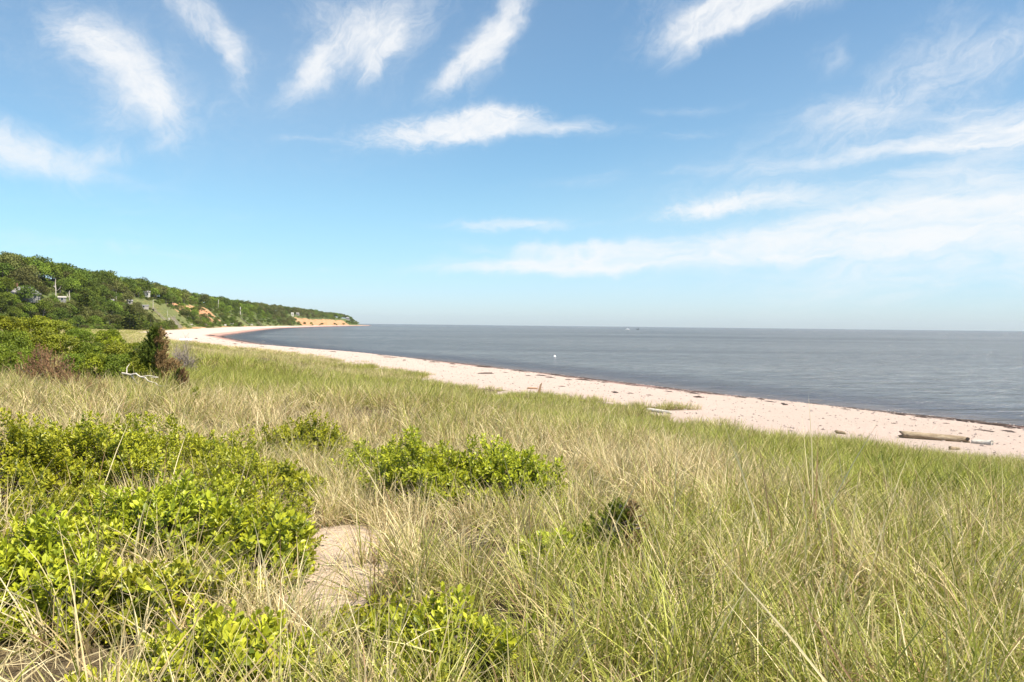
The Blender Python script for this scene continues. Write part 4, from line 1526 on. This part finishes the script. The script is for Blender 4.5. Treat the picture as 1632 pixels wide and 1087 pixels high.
# ------------------------------------------------------------------ trees
def tree_trunk(rng, mat='bark'):
    mb = MB()
    w = rng.normal(scale=.06, size=(3, 2))
    mb.tube([(0, 0, -.25), (w[0, 0], w[0, 1], .5), (w[1, 0], w[1, 1], 1.15), (w[2, 0], w[2, 1], 1.8)], [.075, .06, .045, .02], 5, False)
    for i in range(5):
        a = i * 2.4 + rng.random()
        z = .55 + .2 * i
        mb.tube([(w[0, 0], w[0, 1], z), (math.cos(a) * .3, math.sin(a) * .3, z + .3), (math.cos(a) * .6, math.sin(a) * .6, z + .5)], [.032, .022, .01], 4, False)
    return mb.me('trunk', MAT[mat])


def conifer_mesh(rng, n=900):
    t = rng.random(n) ** 1.2
    tier = np.floor(t * 11) / 11
    az = rng.random(n) * 6.283
    rr = (1 - tier) * (.35 + .65 * rng.random(n) ** .5) * (.85 + .3 * vnoise(az * 1.1, tier * 9, 1, 3))
    P = np.stack([np.cos(az) * rr * .42, np.sin(az) * rr * .42, .06 + .94 * (tier + (t - tier) * .35) - rr * .10], 1)
    D = unit(np.stack([np.cos(az), np.sin(az), np.full(n, -.12)], 1) + rng.normal(scale=.3, size=(n, 3)))
    N = unit(np.array([0, 0, 1.0]) + rng.normal(scale=.35, size=(n, 3)))
    return leaf_mesh('crown', P, D, N, .09 * (.6 + .7 * rng.random(n)), MAT['cedar'], np.clip(.45 + .3 * rng.normal(size=n), 0, 1), .4 * rng.random(n), True)


_rt = np.random.default_rng(77)
CROWNS = {k: [crown_mesh(_rt, k, 8 + i, 150, .14, .8 + .1 * (i % 2)) for i in range(4)] for k in ('oak_a', 'oak_b', 'oak_c')}
TRUNKS = [tree_trunk(_rt) for _ in range(3)]
CONIFERS = [conifer_mesh(_rt) for _ in range(2)]


def to_px(P):
    d = (np.asarray(P, float) - [0, 0, CAM_Z]) @ _CM
    return 816 + FPX * d[..., 0] / -d[..., 2], 543.5 - FPX * d[..., 1] / -d[..., 2]


def tree_candidates(d0, d1, sp, b0, b1):
    xs = np.arange(-1300, 20, sp)
    ysr = np.arange(d0, d1, sp)
    X, Y = np.meshgrid(xs, ysr)
    X = (X + _rt.uniform(-.48, .48, X.shape) * sp).ravel()
    Y = (Y + _rt.uniform(-.48, .48, Y.shape) * sp).ravel()
    be = X / Y
    r = np.hypot(X, Y)
    k = (be > b0) & (be < b1) & (r > d0) & (r < d1)
    X, Y = X[k], Y[k]
    s, ys = shore_coords(X, Y)
    T = f_toe(ys)
    W = np.interp(ys, [200, 300, 420, 800], [80, 45, 34, 30])
    q = (s - T) / W
    k = (wood_mask(X, Y, s, ys, q) > .55) & (q < 9)
    return X[k], Y[k], q[k]


def blocks_view(px, py, rpx, hpx, D):
    for cx, cyy, hw, hh, dd in CLEAR:
        if D < dd * math.hypot(1, (cx - 816) / FPX) + 4 and abs(px - cx) < hw + rpx * .45 and abs(py - cyy) < hh + hpx * .5:
            return True
    return False


def visible_trees(X, Y, q, rad, grow, margin):
    """front to back; drop what nearer crowns hide"""
    Z = land(X, Y)
    edge = np.interp(q, [0, .5, 1.0, 1.8], [.42, .62, .85, 1.0])
    rc = rad * edge * _rt.uniform(.75, 1.25, len(X)) * grow
    ht = rc * _rt.uniform(1.75, 2.2, len(X))
    order = np.argsort(np.hypot(X, Y))
    hor = np.full(4000, -1e9)
    keep = []
    for i in order:
        D = math.hypot(X[i], Y[i])
        px, pt = to_px((X[i], Y[i], Z[i] + ht[i]))
        rp = rc[i] * FPX / D
        _, pc = to_px((X[i], Y[i], Z[i] + ht[i] * .62))
        if blocks_view(px, pc, rp, ht[i] * .4 * FPX / D, D):
            continue
        a, b = int(max((px - rp * .7) + 400, 0)), int(min(px + rp * .7 + 400, 3999))
        if b <= a:
            continue
        seen = -pt - hor[a:b + 1].mean()
        if seen < margin * rp:
            continue
        hor[a:b + 1] = np.maximum(hor[a:b + 1], -pt - .35 * rp)
        keep.append(i)
    keep = np.array(keep)
    return X[keep], Y[keep], Z[keep], rc[keep], ht[keep], q[keep]


ORDINAL = 'first second third fourth fifth sixth seventh eighth ninth tenth eleventh twelfth thirteenth fourteenth fifteenth sixteenth'.split()
LOOK = {'oak_a': 'deep green', 'oak_b': 'fresh green', 'oak_c': 'olive'}


def place_phrase(px, q):
    row = 'at hill foot' if q < .45 else ('on hillside' if q < 1.3 else 'on hilltop')
    for lim, s in ((-20, 'beyond the left edge'), (22, 'at the left edge'), (64, 'round the grey-roofed house'), (100, 'behind the bleached snags'), (150, 'right of the bleached snags'),
                   (200, 'left of the pale cottages'), (250, 'above the grassy stairs slope'), (300, 'left of the clay scar'), (345, 'above the clay scar'), (400, 'near the pale poles'), (2000, 'beyond the pale poles')):
        if px < lim:
            return row, s


def plant_trees():
    X, Y, q = tree_candidates(215, 690, 6.1, -.72, -.29)
    X, Y, Z, rc, ht, q = visible_trees(X, Y, q, 5.4, 1.0, .10)
    D = np.hypot(X, Y)
    px, _ = to_px(np.stack([X, Y, Z + ht * .6], 1))
    inside = (px > -25)
    X, Y, Z, rc, ht, q, D, px = [v[inside] for v in (X, Y, Z, rc, ht, q, D, px)]
    order = np.argsort(D / rc)
    near, far = order[:285], order[285:]
    plan, bucket = {}, {}
    for i in near:
        n = vnoise(X[i], Y[i], 30, 71) + .7 * _rt.normal() * .6 + (.35 if px[i] < 110 and q[i] > 1 else 0)
        k = 'oak_b' if n > .32 else ('oak_a' if n > -.28 else 'oak_c')
        row, s = place_phrase(px[i], q[i])
        plan[i] = (k, row, s)
        bucket.setdefault((k, row, s), []).append(i)
    nth = {}
    for key, ids in bucket.items():
        for r_, i in enumerate(sorted(ids, key=lambda v: px[v])):
            nth[i] = '' if len(ids) == 1 else ORDINAL[min(r_, len(ORDINAL) - 1)] + ' '
    for i in near:
        k, row, s = plan[i]
        root = empty('oak_tree', (X[i], Y[i], Z[i]), _rt.random() * 6.28, '%s%s tree %s, %s%s' % (nth[i], LOOK[k], row, s, ', counted left to right' if nth[i] else ''), 'tree', 'trees of the wooded hill')
        o = link('trunk', random.choice(TRUNKS), root)
        o.scale = (rc[i] * .9, rc[i] * .9, ht[i] * .36)
        o = link('crown', random.choice(CROWNS[k]), root)
        o.location = (0, 0, ht[i] - rc[i] * .92)
        o.scale = (rc[i], rc[i], rc[i] * .95)
    # the rest of the wood, too far or too crowded to count
    X2, Y2, q2 = tree_candidates(690, 2150, 8.0, -.42, -.10)
    X2, Y2, Z2, rc2, ht2, q2 = visible_trees(X2, Y2, q2, 5.0, 1.0, .10)
    AX = np.concatenate([X[far], X2]); AY = np.concatenate([Y[far], Y2]); AZ = np.concatenate([Z[far], Z2])
    AR = np.concatenate([rc[far], rc2]); AH = np.concatenate([ht[far], ht2])
    kinds = CROWNS['oak_a'] + CROWNS['oak_b'] + CROWNS['oak_c']
    n = len(AX)
    nn = vnoise(AX, AY, 45, 72) + .35 * _rt.normal(size=n)
    idx = np.where(nn > .3, 4, np.where(nn > -.35, 0, 8)) + _rt.integers(0, 4, n)
    P = np.stack([AX, AY, AZ + AH - AR * .95], 1)
    tag(gn_scatter('far_woods', P, idx, np.stack([np.zeros(n), np.zeros(n), _rt.random(n) * 6.28], 1), np.stack([AR, AR, AR * .95], 1), kinds, MAT['oak_a'],
                   None, 'distant woods along the top of the bluff out to the headland'), cat='woods')
    # low scrub that fills the bluff between the trees
    m = 26000
    be = _rt.uniform(-.70, -.12, m)
    yy = np.geomspace(220, 1700, m) * _rt.uniform(.97, 1.03, m)
    xx = be * yy
    s, ys = shore_coords(xx, yy)
    T = f_toe(ys)
    W = np.interp(ys, [200, 300, 420, 800], [80, 45, 34, 30])
    q = (s - T) / W
    wm = wood_mask(xx, yy, s, ys, q)
    k = (wm > .3) & (q < 3.2) & (q > -.05)
    grassy = (vnoise(xx, yy, 9, 73) > .55) & (wm <= .3) & (q > 0) & (q < 1) & (clay_patch(xx, yy, s, ys, q) < .2) & (cliff_mask(s, ys, q) < .2)
    k |= grassy
    xx, yy = xx[k], yy[k]
    zz = land(xx, yy)
    n = len(xx)
    r = _rt.uniform(.8, 2.3, n) * np.where(grassy[k], .55, 1) * np.where(q[k] > .95, 1.6, 1)
    px, py = to_px(np.stack([xx, yy, zz + r * .5], 1))
    ok = np.array([not blocks_view(a, b, c * FPX / d, c * .6 * FPX / d, d) for a, b, c, d in zip(px, py, r, np.hypot(xx, yy))])
    xx, yy, zz, r = xx[ok], yy[ok], zz[ok], r[ok]
    n = len(xx)
    idx = _rt.integers(0, 12, n)
    tag(gn_scatter('bluff_scrub', np.stack([xx, yy, zz + r * .25], 1), idx, np.stack([np.zeros(n), np.zeros(n), _rt.random(n) * 6.28], 1),
                   np.stack([r, r, r * .75], 1), kinds, MAT['oak_c'], None, 'low scrub growing over the bluff between the trees'), cat='scrub')


plant_trees()


def conifers():
    for px, pb, pt, D, lab in [
        (240, 527, 499, 372, 'dark pointed spruce alone at the foot of the grass slope'),
        (222, 526, 497, 365, 'dark evergreen left of the pointed spruce, second from the grass slope'),
        (207, 526, 484, 360, 'tall dark evergreen at the meadow\'s edge below the pale cottages'),
        (213, 526, 500, 352, 'broad dark evergreen in front of the tall one at the meadow\'s edge'),
        (134, 500, 462, 318, 'very dark evergreen at the end of the thicket right of the bleached snags'),
        (126, 515, 480, 300, 'dark evergreen rising behind the round bush on the dune'),
        (187, 524, 507, 345, 'small dark evergreen by itself on the meadow\'s edge'),
    ]:
        p = hit(px, pb)
        D = p[1]
        h = (pb - pt) * D / FPX
        root = empty('spruce_tree', p, random.random() * 6, lab, 'tree', 'dark evergreens at the foot of the hill')
        mb = MB()
        mb.tube([(0, 0, -.3), (0, 0, h * .5), (0, 0, h * .95)], [.22, .15, .03], 5)
        mb.build('trunk', MAT['bark'], root)
        o = link('crown', random.choice(CONIFERS), root)
        wide = 1.0 if px in (240,) else 1.25
        o.scale = (h * wide, h * wide, h)


conifers()

# ------------------------------------------------------------------ things on the beach and on the water
MAT['drift'] = simple('driftwood', (0.23, 0.165, 0.10), (0.40, 0.31, 0.205), 7, 0.85, 0.5, stretch=(.25, 1, 1))
MAT['drift_pale'] = simple('bleached_driftwood', (0.42, 0.37, 0.31), (0.62, 0.56, 0.48), 7, 0.9, 0.4, stretch=(.25, 1, 1))
MAT['rust_wood'] = simple('orange_brown_plank', (0.36, 0.20, 0.11), (0.50, 0.31, 0.19), 10, 0.85)
MAT['weed'] = simple('dried_seaweed', (0.040, 0.026, 0.022), (0.11, 0.075, 0.055), 12, 0.85)
MAT['knot'] = simple('dark_knot_hole', (0.025, 0.02, 0.016), (0.04, 0.03, 0.025), 12, 0.9)
MAT['stone'] = simple('beach_stone', (0.20, 0.15, 0.125), (0.52, 0.42, 0.36), 1.2, 0.85)
MAT['buoy'] = simple('white_buoy', (0.78, 0.78, 0.76), (0.84, 0.84, 0.82), 3, 0.4)
MAT['hull_white'] = simple('white_hull', (0.76, 0.77, 0.77), (0.82, 0.82, 0.82), 2, 0.35)
MAT['hull_dark'] = simple('dark_hull', (0.04, 0.045, 0.06), (0.07, 0.075, 0.09), 2, 0.4)
MAT['rope'] = simple('buoy_ring', (0.30, 0.05, 0.04), (0.36, 0.08, 0.06), 5, 0.6)


def log_between(a, b, r0, r1, mat, label, broken=True, name='driftwood_log', knots=0, sink=.25, seg=14, n=14):
    a, b = np.asarray(a, float), np.asarray(b, float)
    mid = (a + b) / 2
    rng = np.random.default_rng(int(abs(a[0] * 100)))
    L = np.linalg.norm(b - a)
    d = (b - a) / L
    sd = unit(np.cross(d, [0, 0, 1.0]))
    up = np.cross(sd, d)
    V, F = [], []
    for i in range(seg + 1):
        t = i / seg
        r = r0 + (r1 - r0) * t
        c = a + d * L * t + up * (r * (1 - sink)) + sd * .05 * math.sin(t * 5 + 1) - mid
        for k in range(n):
            an = 2 * math.pi * k / n
            rr = r * (1 + .06 * math.sin(3 * an + t * 4) + .05 * rng.normal())
            off = 0.0
            if i in (0, seg) and broken:
                off = rng.uniform(-.9, .5) * r * (1 if i else -1)
                rr *= .9
            V.append(c + sd * math.cos(an) * rr + up * math.sin(an) * rr + d * off)
    for i in range(seg):
        for k in range(n):
            p = i * n + k
            q = i * n + (k + 1) % n
            F.append((p, q, q + n, p + n))
    m = len(V)
    V += [a + up * r0 * .75 + d * r0 * .5 - mid, b + up * r1 * .75 - d * r1 * .4 - mid]
    for k in range(n):
        F.append((m, (k + 1) % n, k))
        F.append((m + 1, seg * n + k, seg * n + (k + 1) % n))
    root = empty(name, mid, 0, label, 'driftwood')
    mb = MB()
    mb.add(V, F)
    mb.build('trunk', MAT[mat], root, True)
    for kx, side in ((.97, -.55),)[:knots]:
        r = r0 + (r1 - r0) * kx
        c = a + d * L * kx + up * (r * (1 - sink)) - mid
        fr = unit(-sd * (1 if sd[1] > 0 else -1) * .85 + up * .5)
        mb = MB()
        mb.tube([c + fr * r * .9, c + fr * r * 1.06], [.075, .07], 8)
        mb.build('knot_hole', MAT['knot'], root)
    return root


la, lb = hit(1434, 697), hit(1545, 705.5)
log_between(la, lb, .165, .125, 'drift', 'long brown driftwood log on the pale sand at the right', True, 'driftwood_log', 1)
lc, ld = hit(1549, 706), hit(1583, 710)
log_between(lc, ld, .09, .13, 'drift_pale', 'short bleached log half buried at the right end of the long brown log', True, 'driftwood_log', 0, .5)
log_between(hit(1032, 655), hit(1070, 660), .11, .08, 'drift_pale', 'grey bleached log lying along the edge of the grass in the middle of the beach', True, 'driftwood_log', 0, .35)
log_between(hit(1334, 690.5), hit(1347, 692.5), .09, .05, 'drift', 'short brown stick of driftwood on the sand left of the long log', True, 'driftwood_stick', 0, .2, 6, 8)
log_between(hit(1512, 716), hit(1530, 717), .08, .05, 'drift', 'short brown stick in the sand between the grass and the long log', True, 'driftwood_stick', 0, .3, 6, 8)
log_between(hit(1070, 650), hit(1084, 651), .07, .05, 'drift', 'little dark stick on the sand behind the grey bleached log', True, 'driftwood_stick', 0, .3, 6, 8)
log_between(hit(841, 619.5), hit(857, 620.5), .07, .06, 'rust_wood', 'orange-brown pole lying on the sand beside the upright plank', True, 'driftwood_stick', 0, .2, 6, 8)


def plank():
    p = hit(855, 633)
    mb = MB()
    h = 15 * p[1] / FPX + .35
    mb.add([(-.10, -.03, -.3), (.12, -.03, -.3), (.34, -.03, h), (.20, -.03, h - .16), (-.10, .03, -.3), (.12, .03, -.3), (.34, .03, h), (.20, .03, h - .16)],
           [(0, 1, 2, 3), (7, 6, 5, 4), (0, 4, 5, 1), (1, 5, 6, 2), (2, 6, 7, 3), (3, 7, 4, 0)])
    tag(mb.build('broken_plank', MAT['rust_wood'], None, False, p), 'orange-brown broken plank standing upright at the edge of the grass', 'plank')
    a, b = hit(286, 543.6), hit(306, 544)
    mb = MB()
    L = np.linalg.norm(b - a)
    mb.box((0, 0, .34), (L, 1.1, .22), 0, .2)
    mb.box((0.2, .2, .52), (L * .8, .5, .08), .05, .1)
    o = mb.build('white_board', MAT['hull_white'], None, False, (a + b) / 2)
    o.rotation_euler = (0, 0, math.atan2(*(b - a)[[1, 0]]))
    tag(o, 'white board lying at the far edge of the grass by the beach', 'board')


plank()


def lump(rng, r, h, mat, name, n=9, rag=.4):
    """ragged low heap"""
    V = [(0, 0, h)]
    ph = rng.random() * 6
    for ring, (f, z) in enumerate(((.5, .72), (.85, .3), (1.0, -.06))):
        for k in range(n):
            a = 2 * math.pi * k / n + ph
            q = f * (1 + rag * rng.normal() * .5)
            V.append((math.cos(a) * r * q, math.sin(a) * r * q * .55, h * z * (1 + .4 * rng.normal() * (ring < 2)) - (.03 if ring == 2 else 0)))
    F = []
    for k in range(n):
        F.append((0, 1 + k, 1 + (k + 1) % n))
        for g in (0, 1):
            p, q = 1 + g * n + k, 1 + g * n + (k + 1) % n
            F.append((p, p + n, q + n, q))
    mb = MB()
    mb.add(V, F)
    return mb.me(name, mat)


_rw = np.random.default_rng(9)
WEED = [lump(_rw, 1.0, .28, MAT['weed'], 'seaweed_scrap', 9, .75) for _ in range(7)]
STONES = [lump(_rw, 1.0, .8, MAT['stone'], 'stone', 8, .25) for _ in range(5)]


def seaweed():
    special = [(1113, 633.5, 9, 1.5, 'big dark heap of seaweed on the sand in the middle of the beach'),
               (905, 605.5, 5, 1.0, 'dark seaweed heap near the water at the far middle of the beach'),
               (1004, 627, 6, .9, 'dark clump of seaweed on the sand left of the big dark heap'),
               (1034, 630, 6, .8, 'flat dark clump of seaweed between the big heap and the smaller clump'),
               (895, 616, 6, .8, 'brown clump of seaweed behind the upright plank'),
               (1425, 675, 5, .9, 'small dark seaweed clump on the sand above the left end of the long log'),
               (1457, 669.5, 4, .7, 'small dark seaweed clump by the water above the long log'),
               (1508, 675, 6, .6, 'streak of seaweed on the sand above the right end of the long log'),
               (1531, 691, 3, .7, 'dot of dark seaweed just above the right end of the long log'),
               (1033, 652.5, 4, 2.2, 'dark stump-like lump of seaweed at the grass edge beside the grey log'),
               (335, 535, 12, .6, 'long dark streak of seaweed across the far end of the beach'),
               (313, 540, 3, 2.0, 'dark lump on the far end of the beach right of the white board'),
               (272, 532, 3, 2.0, 'dark lump where the far meadow meets the beach')]
    for px, py, w, hk, lab in special:
        p = hit(px, py)
        r = w * p[1] / FPX
        o = link('seaweed_clump', random.choice(WEED), None, p)
        o.scale = (r, r * .9, max(r * .8 * hk, .12))
        o.rotation_euler = (0, 0, R(_rw.uniform(-25, 25)))
        tag(o, lab, 'seaweed')
    pts = []
    while len(pts) < 170:
        t = _rw.random()
        ys = 38 + 190 * t ** 2.2
        f = np.interp(ys, SHORE[:, 1], SHORE[:, 0])
        s = _rw.choice([_rw.normal(7.5, 1.2), _rw.normal(12, 2.0), _rw.uniform(3, 20)])
        x = f - s * .85
        y = ys - s * .5
        if float(vegetated(np.array([x]), np.array([y]))[0]) > .05 or s < 2:
            continue
        px, _ = to_px((x, y, 1.3))
        if px > 1640:
            continue
        pts.append((x, y, px))
    for x, y, px in pts:
        r = abs(_rw.normal(.24, .18)) + .08
        o = link('seaweed_scrap', random.choice(WEED), None, (x, y, ground_z(x, y)))
        o.scale = (r * 1.6, r * .8, r * .55)
        o.rotation_euler = (0, 0, R(_rw.normal(120, 25)))
        where = ('on the beach above the long brown log' if px > 1380 else 'on the right half of the beach' if px > 1130 else
                 'on the middle of the beach' if px > 800 else 'on the far left of the beach')
        tag(o, 'small dark seaweed scrap %s' % where, 'seaweed', 'seaweed scraps strewn over the sand')
    # the wet wrack line at the water's edge
    n = 2600
    t = _rw.random(n) ** 1.4
    ys = 30 + 300 * t
    x = np.interp(ys, SHORE[:, 1], SHORE[:, 0])
    thick = .35 + .5 * np.clip(vnoise(ys, ys * 0, 6, 91), -.5, 1)
    s = .55 + thick * .7 * _rw.normal(size=n) * .6
    k = vnoise(ys, ys * 0, 4.5, 92) > -.45
    X, Y = (x - s * .85)[k], (ys - s * .5)[k]
    Z = np.maximum(land(X, Y), 0.0) + .01
    m = len(X)
    r = np.abs(_rw.normal(.14, .09, m)) + .05
    tag(gn_scatter('wrack_line', np.stack([X, Y, Z], 1), _rw.integers(0, 7, m), np.stack([np.zeros(m), np.zeros(m), np.radians(_rw.normal(120, 20, m))], 1),
                   np.stack([r * 2.0, r, r * .5], 1), WEED, MAT['weed'], None, 'dark line of wet seaweed along the water\'s edge'), cat='seaweed')
    # shingle
    n = 14000
    ys = 26 + 200 * _rw.random(n) ** 1.6
    x = np.interp(ys, SHORE[:, 1], SHORE[:, 0])
    s = np.abs(_rw.choice([1, 0], n) * _rw.normal(4, 3, n)) + _rw.uniform(.6, 25, n) * _rw.choice([0, 1], n)
    X, Y = x - s * .85, ys - s * .5
    k = vegetated(X, Y) < .3
    X, Y = X[k], Y[k]
    m = len(X)
    r = .025 + .06 * _rw.random(m) ** 3
    tag(gn_scatter('shingle', np.stack([X, Y, land(X, Y)], 1), _rw.integers(0, 5, m), np.stack([np.zeros(m), np.zeros(m), _rw.random(m) * 6.28], 1),
                   np.stack([r * 1.3, r * 1.6, r], 1), STONES, MAT['stone'], None, 'scattered pebbles on the beach'), cat='pebbles')
    for px, py, w, lab in [(1060, 659, 5, 'pale stone at the grass edge right of the grey bleached log'), (1092, 653, 4, 'grey-green stone on the sand right of the grey bleached log'),
                           (1252, 681, 4, 'small grey stone on the sand in front of the grass, left of the long log'), (1010, 651, 4, 'brown stone at the grass edge left of the grey bleached log')]:
        p = hit(px, py)
        r = w * p[1] / FPX
        o = link('beach_stone', random.choice(STONES), None, p)
        o.scale = (r, r * 1.3, r * .55)
        tag(o, lab, 'stone')


seaweed()


def hull(root, L, W, Hh, mat):
    V, F = [], []
    secs = [(-.5, .82, 0), (-.2, 1.0, 0), (.15, .92, .03), (.38, .5, .12), (.5, .03, .24)]
    for t, w, rise in secs:
        for y, z in ((-.5, 1.0), (-.42, .35), (0, 0.0), (.42, .35), (.5, 1.0)):
            V.append((t * L, y * W * w, -.25 + z * Hh * (1 + rise * (z > .5))))
    for i in range(len(secs) - 1):
        for k in range(4):
            a = i * 5 + k
            F.append((a, a + 5, a + 6, a + 1))
    for i in range(len(secs) - 1):
        F.append((i * 5, i * 5 + 4, i * 5 + 9, i * 5 + 5))
    F.append((0, 1, 2)); F.append((0, 2, 4)); F.append((2, 3, 4))
    mb = MB()
    mb.add(V, F)
    mb.build('hull', MAT[mat], root, False)


def boats():
    p = along(1000, 525.6, 1420); p[2] = 0
    r = empty('motorboat', p, R(8), 'white motorboat far out near the horizon, left of the dark boat', 'boat')
    hull(r, 6.6, 2.3, 1.25, 'hull_white')
    mb = MB(); mb.box((.1, 0, 1.5), (2.0, 1.6, 1.1)); mb.build('cabin', MAT['hull_white'], r)
    mb = MB(); mb.box((.35, 0, 1.72), (1.62, 1.66, .4)); mb.build('windscreen', MAT['glass'], r)
    mb = MB(); mb.box((-3.2, 0, .8), (.5, .45, 1.1)); mb.build('outboard_motor', MAT['hull_dark'], r)
    p = along(1016.5, 525.6, 1440); p[2] = 0
    r = empty('motorboat', p, R(-6), 'small dark boat far out near the horizon, right of the white motorboat', 'boat')
    hull(r, 5.6, 2.0, 1.0, 'hull_dark')
    mb = MB(); mb.box((.3, 0, 1.1), (1.4, 1.3, 1.0)); mb.build('cabin', MAT['hull_dark'], r)
    mb = MB(); mb.box((-2.8, 0, .8), (.45, .4, 1.0)); mb.build('outboard_motor', MAT['hull_dark'], r)
    p = hit(884, 569); p[2] = .0
    r = empty('mooring_buoy', p, 0, 'white mooring buoy floating off the middle of the beach', 'buoy')
    mb = MB()
    prof = [(0.02, -.2), (.19, -.14), (.25, 0.02), (.25, .09), (.19, .25), (.09, .32), (.04, .34)]
    mb.tube([(0, 0, z) for _, z in prof], [q for q, _ in prof], 14)
    mb.build('float', MAT['buoy'], r, True)
    mb = MB(); mb.tube([(0, 0, .33), (0, 0, .43)], .03, 6); mb.tube([(0, 0, .43), (0, 0, .46)], .06, 8); mb.build('mooring_ring', MAT['rope'], r)


boats()
